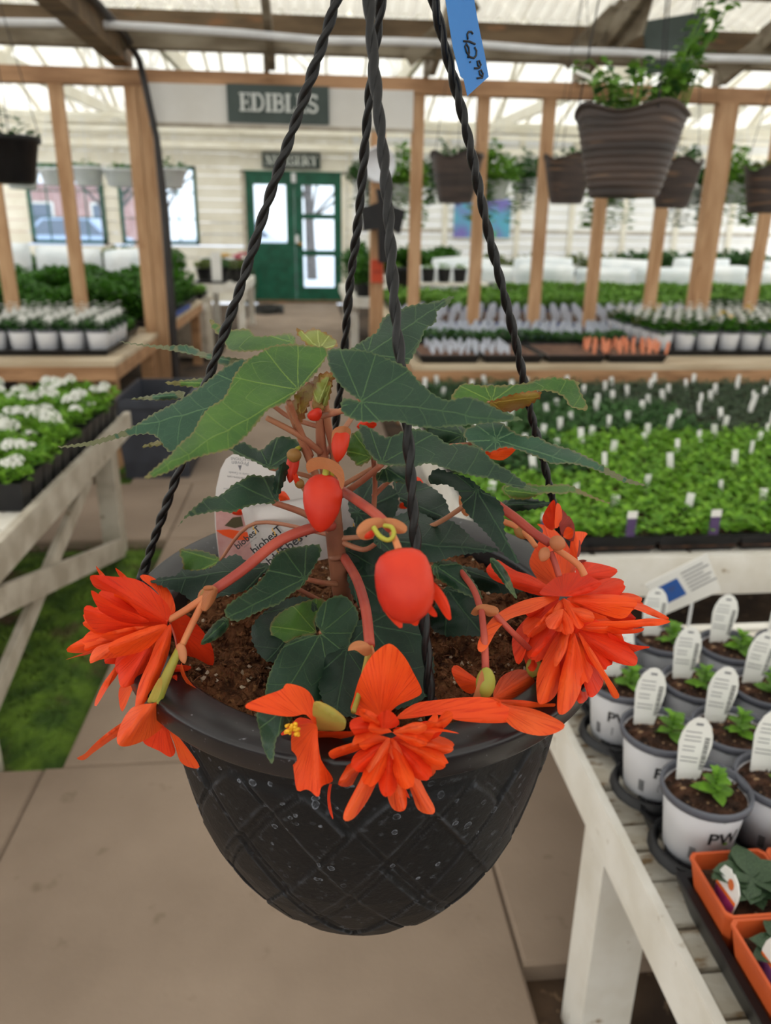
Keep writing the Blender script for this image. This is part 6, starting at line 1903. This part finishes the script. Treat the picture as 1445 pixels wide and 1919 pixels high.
petals(f3, *A3, [
    ([(860, 520), (690, 490), (700, 400), (740, 270), (800, 160), (880, 92), (930, 88), (1000, 160), (1050, 250), (1103, 362), (1060, 402), (960, 445)], 'o', .012, .003, .008),
    ([(950, 520), (1050, 440), (1180, 415), (1440, 395), (1560, 430), (1705, 522), (1580, 548), (1440, 548), (1300, 532), (1200, 500), (1050, 520)], 'o', .014, .004, .003, -.01),
    ([(700, 600), (560, 600), (466, 598), (480, 642), (600, 645), (700, 625)], 'o', .012, .004),
    ([(960, 600), (1150, 640), (1262, 635), (1345, 700), (1380, 748), (1290, 778), (1200, 725), (1100, 680)], 'l', .008, .0),
    ([(970, 660), (1150, 720), (1210, 782), (1290, 805), (1200, 742), (1100, 670)], 'o', .006, .0),
    ([(960, 680), (1060, 740), (1130, 785), (1188, 830), (1120, 885), (1060, 830), (1000, 760)], 'l', .004, -.008),
    ([(900, 760), (960, 850), (1030, 985), (1010, 980), (940, 900), (850, 860), (850, 800)], 'r', .012, -.002),
    ([(880, 660), (720, 720), (650, 820), (608, 912), (690, 918), (760, 830), (850, 740)], 'l', .004, -.012),
    ([(820, 640), (640, 680), (552, 720), (575, 762), (640, 742), (740, 705)], 'o', .002, -.008),
    ([(910, 650), (960, 790), (1000, 920), (1014, 1020), (992, 1068), (930, 1056), (890, 950), (868, 800), (888, 700)], 'l', .0, -.020),
    ([(925, 636), (1010, 740), (1080, 860), (1130, 960), (1178, 1050), (1162, 1088), (1080, 1062), (1040, 960), (980, 840), (935, 740)], 'l', -.002, -.020),
    ([(915, 636), (890, 770), (840, 890), (780, 1010), (700, 1112), (643, 1124), (648, 1060), (720, 920), (790, 780), (860, 680)], 'l', -.004, -.022),
    ([(930, 590), (1050, 690), (1150, 652), (1190, 600), (1325, 612), (1200, 580), (1050, 578)], 'o', -.002, -.004),
    ([(950, 575), (1100, 565), (1180, 488), (1195, 540), (1120, 602), (1000, 612)], 'o', -.004, -.004),
    ([(1120, 580), (1180, 550), (1240, 475), (1290, 510), (1230, 582), (1150, 605)], 'o', -.002, -.004),
    ([(860, 600), (700, 680), (708, 620), (740, 588), (830, 596)], 'l', -.008, -.006),
    ([(850, 570), (740, 640), (678, 580), (688, 530), (760, 512), (830, 560)], 'r', -.010, -.004, .008),
    ([(870, 560), (820, 490), (735, 465), (745, 520), (800, 570)], 'o', -.012, -.004),
    ([(880, 580), (822, 560), (840, 510), (885, 473), (935, 492), (972, 550), (930, 580)], 'r', -.014, -.006, .010)], .292)
filler(f3, 733, 1384, .2945, [(170, 62, 16, 'o'), (142, 92, 20, 'r'), (118, 100, 18, 'o'), (94, 110, 18, 'r'), (70, 100, 18, 'o'), (46, 104, 19, 'r'), (26, 116, 19, 'o'), (8, 120, 18, 'l'), (-12, 100, 18, 'r')], 6, -.02)
filler(f3, 735, 1372, .283, [(196, 46, 13, 'o'), (-8, 66, 12, 'l'), (18, 70, 12, 'o')], 16)
f4 = flower('flower', 'half-open orange bloom with a yellow centre, left of the front bloom', 575, 1365, .30)
petals(f4, *A3, [
    ([(480, 560), (270, 625), (330, 560), (380, 515), (470, 540)], 'r', .012, .004),
    ([(560, 725), (520, 760), (560, 830), (605, 842), (580, 770)], 'r', .008, -.002),
    ([(630, 735), (605, 850), (575, 900), (562, 1000), (582, 1120), (550, 1050), (548, 940), (590, 830)], 'r', .004, -.008),
    ([(480, 572), (420, 500), (340, 512), (230, 502), (56, 457), (150, 398), (280, 350), (298, 318), (370, 328), (432, 360), (468, 420), (474, 500)], 'o', .0, -.008, .008),
    ([(480, 560), (390, 555), (338, 600), (333, 700), (348, 840), (368, 948), (430, 940), (492, 988), (512, 920), (582, 886), (510, 770), (490, 650)], 'o', -.004, -.018, .008),
    ([(655, 545), (640, 592), (560, 595), (472, 578), (465, 425), (560, 448), (640, 508)], 'g', -.006, -.004, .012)], .300)
sb = MB()
r = random.Random(3)
for k in range(26):
    p = atY(440+(352+r.uniform(-34, 30))/3.141, 1180+(585+r.uniform(-28, 28))/3.141, .293+r.uniform(-.003, .003))
    sb.tube([p, p+Vector((r.uniform(-.002, .0), -.002, r.uniform(0, .002)))], [.0006, .0009], 5)
o = sb.build('stamens', mat('pollen_yellow', (240, 180, 36), rough=.6), f4, True); o.matrix_parent_inverse = Matrix()
A5 = ((820, 930), 3.141)
f5 = flower('flower', 'largest double orange bloom, over the right rim', 1055, 1120, .38)
petals(f5, *A5, [
    ([(840, 430), (780, 350), (788, 240), (800, 208), (882, 214), (862, 250), (822, 345)], 'o', .03, .004),
    ([(740, 560), (640, 545), (558, 440), (543, 370), (600, 260), (622, 200), (585, 162), (680, 190), (762, 280), (806, 380), (806, 460)], 'o', .022, .012, .008),
    ([(820, 470), (825, 388), (900, 388), (1000, 408), (1064, 438), (1000, 492), (940, 510)], 'r', .02, .008),
    ([(700, 570), (560, 470), (470, 442), (400, 402), (345, 372), (285, 430), (330, 492), (430, 532), (600, 585)], 'r', .014, .004),
    ([(720, 590), (560, 680), (455, 800), (438, 880), (465, 984), (502, 962), (560, 800), (650, 700)], 'r', .012, -.004),
    ([(560, 860), (500, 900), (530, 1010), (570, 1030), (600, 940)], 'r', .012, -.002),
    ([(780, 800), (930, 960), (978, 1060), (962, 1132), (900, 1188), (860, 1100), (830, 960)], 'r', .010, -.008),
    ([(780, 820), (850, 1100), (890, 1180), (830, 1220), (790, 1100), (770, 950)], 'r', .012, -.006),
    ([(800, 780), (960, 790), (1060, 825), (1160, 925), (1178, 960), (1162, 998), (1080, 988), (990, 952), (900, 890)], 'r', .004, -.008, .006),
    ([(1000, 800), (1130, 868), (1255, 886), (1200, 902), (1120, 922), (1040, 870)], 'r', .003, -.002),
    ([(820, 770), (1000, 765), (1100, 788), (1215, 774), (1190, 802), (1070, 812), (930, 810)], 'o', .001, -.004),
    ([(800, 740), (1050, 735), (1160, 728), (1260, 718), (1376, 735), (1300, 762), (1200, 768), (1060, 805), (900, 800)], 'o', -.001, -.004),
    ([(1000, 620), (1180, 628), (1280, 668), (1370, 722), (1300, 718), (1160, 664), (1060, 650)], 'o', -.001, -.002),
    ([(720, 590), (560, 598), (420, 650), (310, 730), (238, 860), (246, 918), (292, 892), (350, 790), (430, 720), (560, 682), (660, 630)], 'l', -.002, -.014, .004),
    ([(770, 770), (720, 950), (722, 1100), (680, 1192), (600, 1224), (583, 1150), (588, 1040), (640, 920), (700, 820)], 'o', .0, -.014, .006),
    ([(800, 790), (850, 950), (853, 1100), (800, 1232), (730, 1288), (703, 1240), (718, 1080), (765, 900), (780, 810)], 'o', -.004, -.016, .008),
    ([(830, 800), (920, 920), (990, 1040), (1072, 1172), (1030, 1184), (980, 1080), (890, 950)], 'l', -.004, -.012, .004),
    ([(750, 740), (700, 790), (600, 925), (545, 942), (640, 820), (680, 760)], 'r', -.004, -.008),
    ([(780, 740), (780, 860), (700, 1004), (684, 960), (715, 830), (740, 760)], 'l', -.006, -.010),
    ([(760, 600), (900, 578), (1090, 583), (1176, 620), (1152, 664), (1090, 722), (960, 690), (850, 640)], 'o', -.006, -.010, .006),
    ([(740, 600), (640, 690), (525, 825), (560, 780), (640, 740), (720, 660)], 'o', -.007, -.008),
    ([(770, 620), (900, 680), (1000, 712), (900, 728), (830, 700)], 'l', -.008, -.004),
    ([(730, 610), (770, 700), (700, 725), (672, 690)], 'l', -.009, -.004),
    ([(780, 700), (960, 738), (900, 745), (830, 795), (795, 812), (760, 760)], 'r', -.009, -.006),
    ([(720, 690), (660, 770), (740, 800), (790, 760), (770, 700)], 'l', -.010, -.005),
    ([(745, 600), (830, 660), (868, 742), (832, 785), (785, 725), (740, 640)], 'o', -.011, -.008),
    ([(740, 590), (615, 582), (605, 558), (680, 488), (760, 452), (860, 452), (932, 488), (968, 512), (900, 565), (800, 588)], 'r', -.012, -.008, .012)], .385, G=(1110, -.030))
filler(f5, 1056, 1128, .397, [(165, 75, 20, 'r'), (140, 95, 22, 'o'), (118, 125, 24, 'r'), (96, 150, 26, 'r'), (76, 160, 26, 'o'), (56, 150, 26, 'r'), (36, 135, 24, 'o'), (16, 140, 22, 'r'), (0, 150, 18, 'o'), (-16, 120, 20, 'r')], 7, -.034)
filler(f5, 1056, 1140, .362, [(128, 46, 14, 'l'), (78, 50, 14, 'o'), (20, 62, 13, 'l')], 17, -.03)
f6 = flower('flower', 'pale-veined single orange bloom between the front and right blooms', 905, 1310, .33)
petals(f6, *A5, [
    ([(330, 1190), (362, 1080), (420, 1035), (500, 1018), (562, 1060), (578, 1150), (562, 1192), (470, 1205)], 'l', .010, .01, .008),
    ([(250, 1100), (170, 1030), (108, 992), (82, 1030), (130, 1122), (200, 1165)], 'o', .006, .002),
    ([(300, 1200), (500, 1200), (620, 1220), (702, 1222), (640, 1262), (540, 1252), (380, 1230)], 'o', .002, .0),
    ([(320, 1210), (430, 1230), (560, 1250), (660, 1290), (750, 1346), (700, 1392), (600, 1410), (480, 1382), (400, 1322)], 'l', -.002, -.010, .006, -.02),
    ([(260, 1190), (340, 1183), (378, 1220), (330, 1268), (278, 1245)], 'o', -.004, -.006)], .330, G=(1300, -.035))
# faded bloom behind the right one
f7 = flower('flower', 'wilted dark red bloom behind the right bloom', 1045, 970, .43)
petals(f7, *A5, [
    ([(720, 200), (760, 110), (806, 170), (800, 265), (740, 240)], 'w', .006, .0), ([(720, 190), (700, 60), (760, 105), (790, 190), (740, 230)], 'w', .002, .0),
    ([(690, 190), (692, 22), (650, 60), (616, 130), (640, 182)], 'r', -.002, -.002, .006), ([(690, 190), (700, 40), (730, 70), (730, 150)], 'o', -.004, -.002),
    ([(740, 240), (760, 180), (800, 200), (790, 250)], 'o', -.004, -.002), ([(820, 360), (830, 300), (835, 250), (845, 300), (835, 350)], 'w', .0, .0), ([(800, 390), (850, 372), (880, 380), (840, 392)], 'w', .0, .0)], .425)
# stray petals glimpsed through the foliage
f8 = flower('flower', 'orange bloom glimpsed among the right-hand leaves', 930, 850, .44)
petals(f8, (0, 0), 1.0, [([(905, 850), (930, 838), (956, 830), (970, 838), (944, 862), (915, 858)], 'o', 0, 0), ([(884, 845), (905, 840), (920, 852), (890, 852)], 'b', 0, 0), ([(772, 900), (784, 893), (796, 910), (792, 925), (775, 915)], 'r', .03, 0), ([(750, 943), (775, 938), (780, 948), (752, 954)], 'r', .03, 0),
                          ([(742, 903), (760, 905), (775, 918), (755, 918)], 'o', .02, 0), ([(668, 800), (680, 788), (706, 792), (700, 803), (680, 806)], 'r', .05, 0), ([(434, 962), (448, 950), (458, 956), (452, 966)], 'r', .05, 0), ([(860, 930), (880, 905), (892, 912), (880, 965), (865, 960)], 'b', .0, 0), ([(520, 928), (532, 920), (545, 940), (530, 945)], 'o', .03, 0)], .445)
# ---- buds
def bud(label):
    o = bpy.data.objects.new('bud', None); COL.objects.link(o); o.parent = plant; o.empty_display_size = .01
    o.matrix_parent_inverse = Matrix.Translation(-Vector(plant.location)); o['label'] = label
    return o
TEAR = [(0, .05), (.03, .45), (.10, .75), (.22, .95), (.36, 1), (.5, .97), (.65, .86), (.8, .66), (.91, .42), (.97, .22), (1, .03)]
ba = bud('plump closed red bud in the middle of the plant')
bulb((608, 888, .385), (600, 998, .372), 37, BUDM, 'bud_body', ba, TEAR, .8)
blade('sepal', [(578, 887), (574, 868), (590, 857), (618, 860), (640, 875), (646, 900), (640, 918), (632, 895), (612, 880), (592, 880)], (612, 870), .378, 0, ba, PM['b'], fold=.004, step=7)
stalk([(610, 866, .39), (612, 876, .384), (609, 892, .382)], 7, 6, CURLG, 'neck', ba)
stalk([(620, 870, .388), (622, 880, .384), (622, 894, .384)], 5, 4, CURLG, 'neck', ba)
bb_ = bud('large opening red bud hanging in front of the front cord')
bulb((748, 1028, .285), (770, 1168, .275), 55, BUDM, 'bud_body', bb_, [(0, .12), (.02, .45), (.07, .70), (.16, .88), (.30, .97), (.45, 1), (.62, .98), (.78, .86), (.90, .62), (.97, .33), (1, .05)], .75)
for ol, y in (([(812, 1090), (838, 1122), (846, 1160), (836, 1158), (818, 1130), (806, 1110)], .287), ([(708, 1100), (716, 1140), (750, 1178), (752, 1160), (728, 1128)], .287), ([(762, 1160), (780, 1174), (786, 1160), (776, 1150)], .284), ([(803, 1128), (820, 1152), (812, 1156), (798, 1142)], .284)):
    blade('petal', ol, ol[0], y, -.002, bb_, PM['r'], fold=.002, step=7)
bc_ = bud('narrow red bud beside the upper stem')
bulb((642, 800, .405), (632, 866, .398), 17, BUDM, 'bud_body', bc_, TEAR, .8)
blade('sepal', [(622, 812), (628, 802), (645, 798), (658, 806), (654, 822), (646, 812), (632, 814), (622, 835)], (642, 806), .400, 0, bc_, PM['b'], fold=.003, step=6)
bd_ = bud('small nodding bud left of the stem')
bulb((552, 848, .415), (543, 905, .41), 12, BUDM, 'bud_body', bd_, TEAR, .8)
bulb((553, 841, .414), (549, 866, .409), 14, CALYX, 'cap', bd_)
stalk([(580, 862, .422), (572, 846, .42), (560, 840, .416), (553, 848, .414)], 4, 5, CURLG, 'stalk', bd_)
be_ = bud('brownish bud high in the crown')
bulb((585, 768, .40), (597, 788, .398), 15, BUDM, 'bud_body', be_, TEAR)
bulb((592, 745, .405), (600, 775, .402), 11, CALYX, 'cap', be_)
bf_ = bud('tiny orange bud with a split tip left of the plump bud')
bulb((566, 915, .41), (556, 896, .41), 9, CALYX, 'cap', bf_)
blade('petal', [(562, 905), (555, 885), (552, 892), (548, 886), (552, 905)], (558, 905), .408, 0, bf_, PM['r'], step=5)
bg_ = bud('half-open bract with a curled yellow-green style above the large bud')
blade('sepal', [(668, 1000), (672, 985), (690, 972), (715, 971), (722, 985), (705, 992), (700, 1008), (680, 1012)], (715, 978), .30, -.004, bg_, PM['b'], fold=.003, step=7)
blade('sepal', [(718, 972), (740, 972), (762, 985), (760, 998), (742, 1000), (728, 990)], (718, 976), .302, -.004, bg_, PM['b'], fold=.003, step=7)
bulb((700, 992, .302), (672, 1005, .30), 13, BUDM, 'bud_body', bg_, TEAR)
stalk([(700, 988, .298), (712, 1005, .294), (728, 1012, .292), (738, 1002, .292), (734, 988, .294), (720, 985, .297)], 5, 4, CURLG, 'style', bg_)
# ---- flower stalks with their bracts and ovaries
for pts, r0, r1, m in (([(622, 985, .43), (577, 992, .405), (520, 1016, .395), (455, 1068, .388), (395, 1110, .382)], 10, 9, PED), ([(388, 1117, .381), (350, 1142, .378), (315, 1163, .372)], 8, 6, PEDL), ([(384, 1122, .38), (360, 1170, .37), (342, 1208, .362)], 7, 6, PEDL), ([(338, 1212, .362), (318, 1255, .356), (298, 1300, .350), (290, 1318, .347)], 7, 14, OVARY),
                       ([(318, 1168, .372), (328, 1195, .368), (332, 1220, .365)], 2, 2, PED),
                       ([(638, 918, .425), (672, 940, .37), (706, 965, .33), (732, 990, .305)], 9, 7, PED), ([(735, 1000, .298), (742, 1016, .292), (748, 1032, .287)], 6, 7, PEDL),
                       ([(645, 1045, .435), (668, 1085, .395), (685, 1140, .355), (693, 1210, .325)], 9, 8, PED), ([(694, 1210, .325), (688, 1235, .322), (676, 1290, .318), (662, 1335, .306)], 6, 5, OVARY), ([(694, 1210, .325), (708, 1260, .322), (722, 1330, .318)], 5, 5, PEDL),
                       ([(930, 945, .42), (965, 970, .41), (1000, 998, .40), (1030, 1018, .392)], 9, 8, PED), ([(1040, 1028, .39), (1062, 1042, .385), (1085, 1060, .38), (1095, 1078, .378)], 6, 7, PEDL), ([(1032, 1035, .39), (1040, 1055, .386), (1048, 1080, .383)], 6, 6, PED),
                       ([(945, 978, .43), (965, 986, .425), (985, 1000, .42), (1004, 1024, .41)], 6, 5, PEDL), ([(850, 1055, .41), (885, 1100, .385), (900, 1140, .365)], 6, 6, PED), ([(902, 1140, .365), (908, 1200, .345), (910, 1255, .335)], 6, 7, PED), ([(920, 1142, .365), (955, 1180, .36), (998, 1222, .365)], 6, 6, PED)):
    stalk(pts, r0, r1, m, 'flower_stalk')
mat('bract_tan', (206, 132, 88), (188, 116, 76), scale=30, rough=.5, trans=.15)
blade('bract', [(408, 1104), (404, 1122), (394, 1138), (384, 1146), (374, 1138), (370, 1122), (374, 1108), (386, 1100), (398, 1098)], (402, 1102), .376, -.006, plant, PM['b'], fold=.010, step=6)
blade('bract', [(380, 1104), (384, 1098), (398, 1097), (404, 1101), (398, 1106), (386, 1107)], (402, 1102), .372, -.002, plant, PM['b'], fold=.004, step=5)
bulb((402, 1100, .384), (378, 1132, .381), 15, CALYX, 'bract', plant, None, .7)
bulb((336, 1205, .362), (346, 1244, .357), 10, MATS['bract_tan'], 'bract', plant, TEAR, .6)
bulb((1030, 1012, .386), (1060, 1024, .382), 15, MATS['bract_tan'], 'bract', None if False else plant, None, .5)
bulb((1026, 1026, .388), (1014, 1052, .384), 12, MATS['bract_tan'], 'bract', plant, None, .5)
bulb((965, 985, .425), (990, 1008, .42), 13, CALYX, 'bract', plant, None, .6)
blade('bract', [(652, 1220), (658, 1206), (675, 1200), (692, 1208), (698, 1222), (684, 1230), (666, 1218)], (694, 1212), .318, -.004, plant, PM['b'], fold=.004, step=6)
blade('bract', [(882, 1150), (892, 1136), (908, 1132), (932, 1138), (934, 1150), (915, 1156), (905, 1146), (893, 1154)], (905, 1142), .362, -.002, plant, PM['b'], fold=.004, step=6)
bulb((912, 1250, .330), (908, 1312, .325), 19, OVARY, 'ovary', plant, None, .6)
blade('ovary_wing', [(903, 1255), (892, 1290), (884, 1318), (900, 1312), (908, 1285)], (904, 1256), .326, -.002, plant, PM['b'], step=6)
bulb((1002, 1230, .362), (998, 1270, .358), 15, OVARY, 'ovary', plant, None, .6)
blade('ovary_wing', [(296, 1310), (304, 1282), (300, 1268), (282, 1300), (276, 1318)], (300, 1270), .345, 0, plant, PM['g'], step=6)
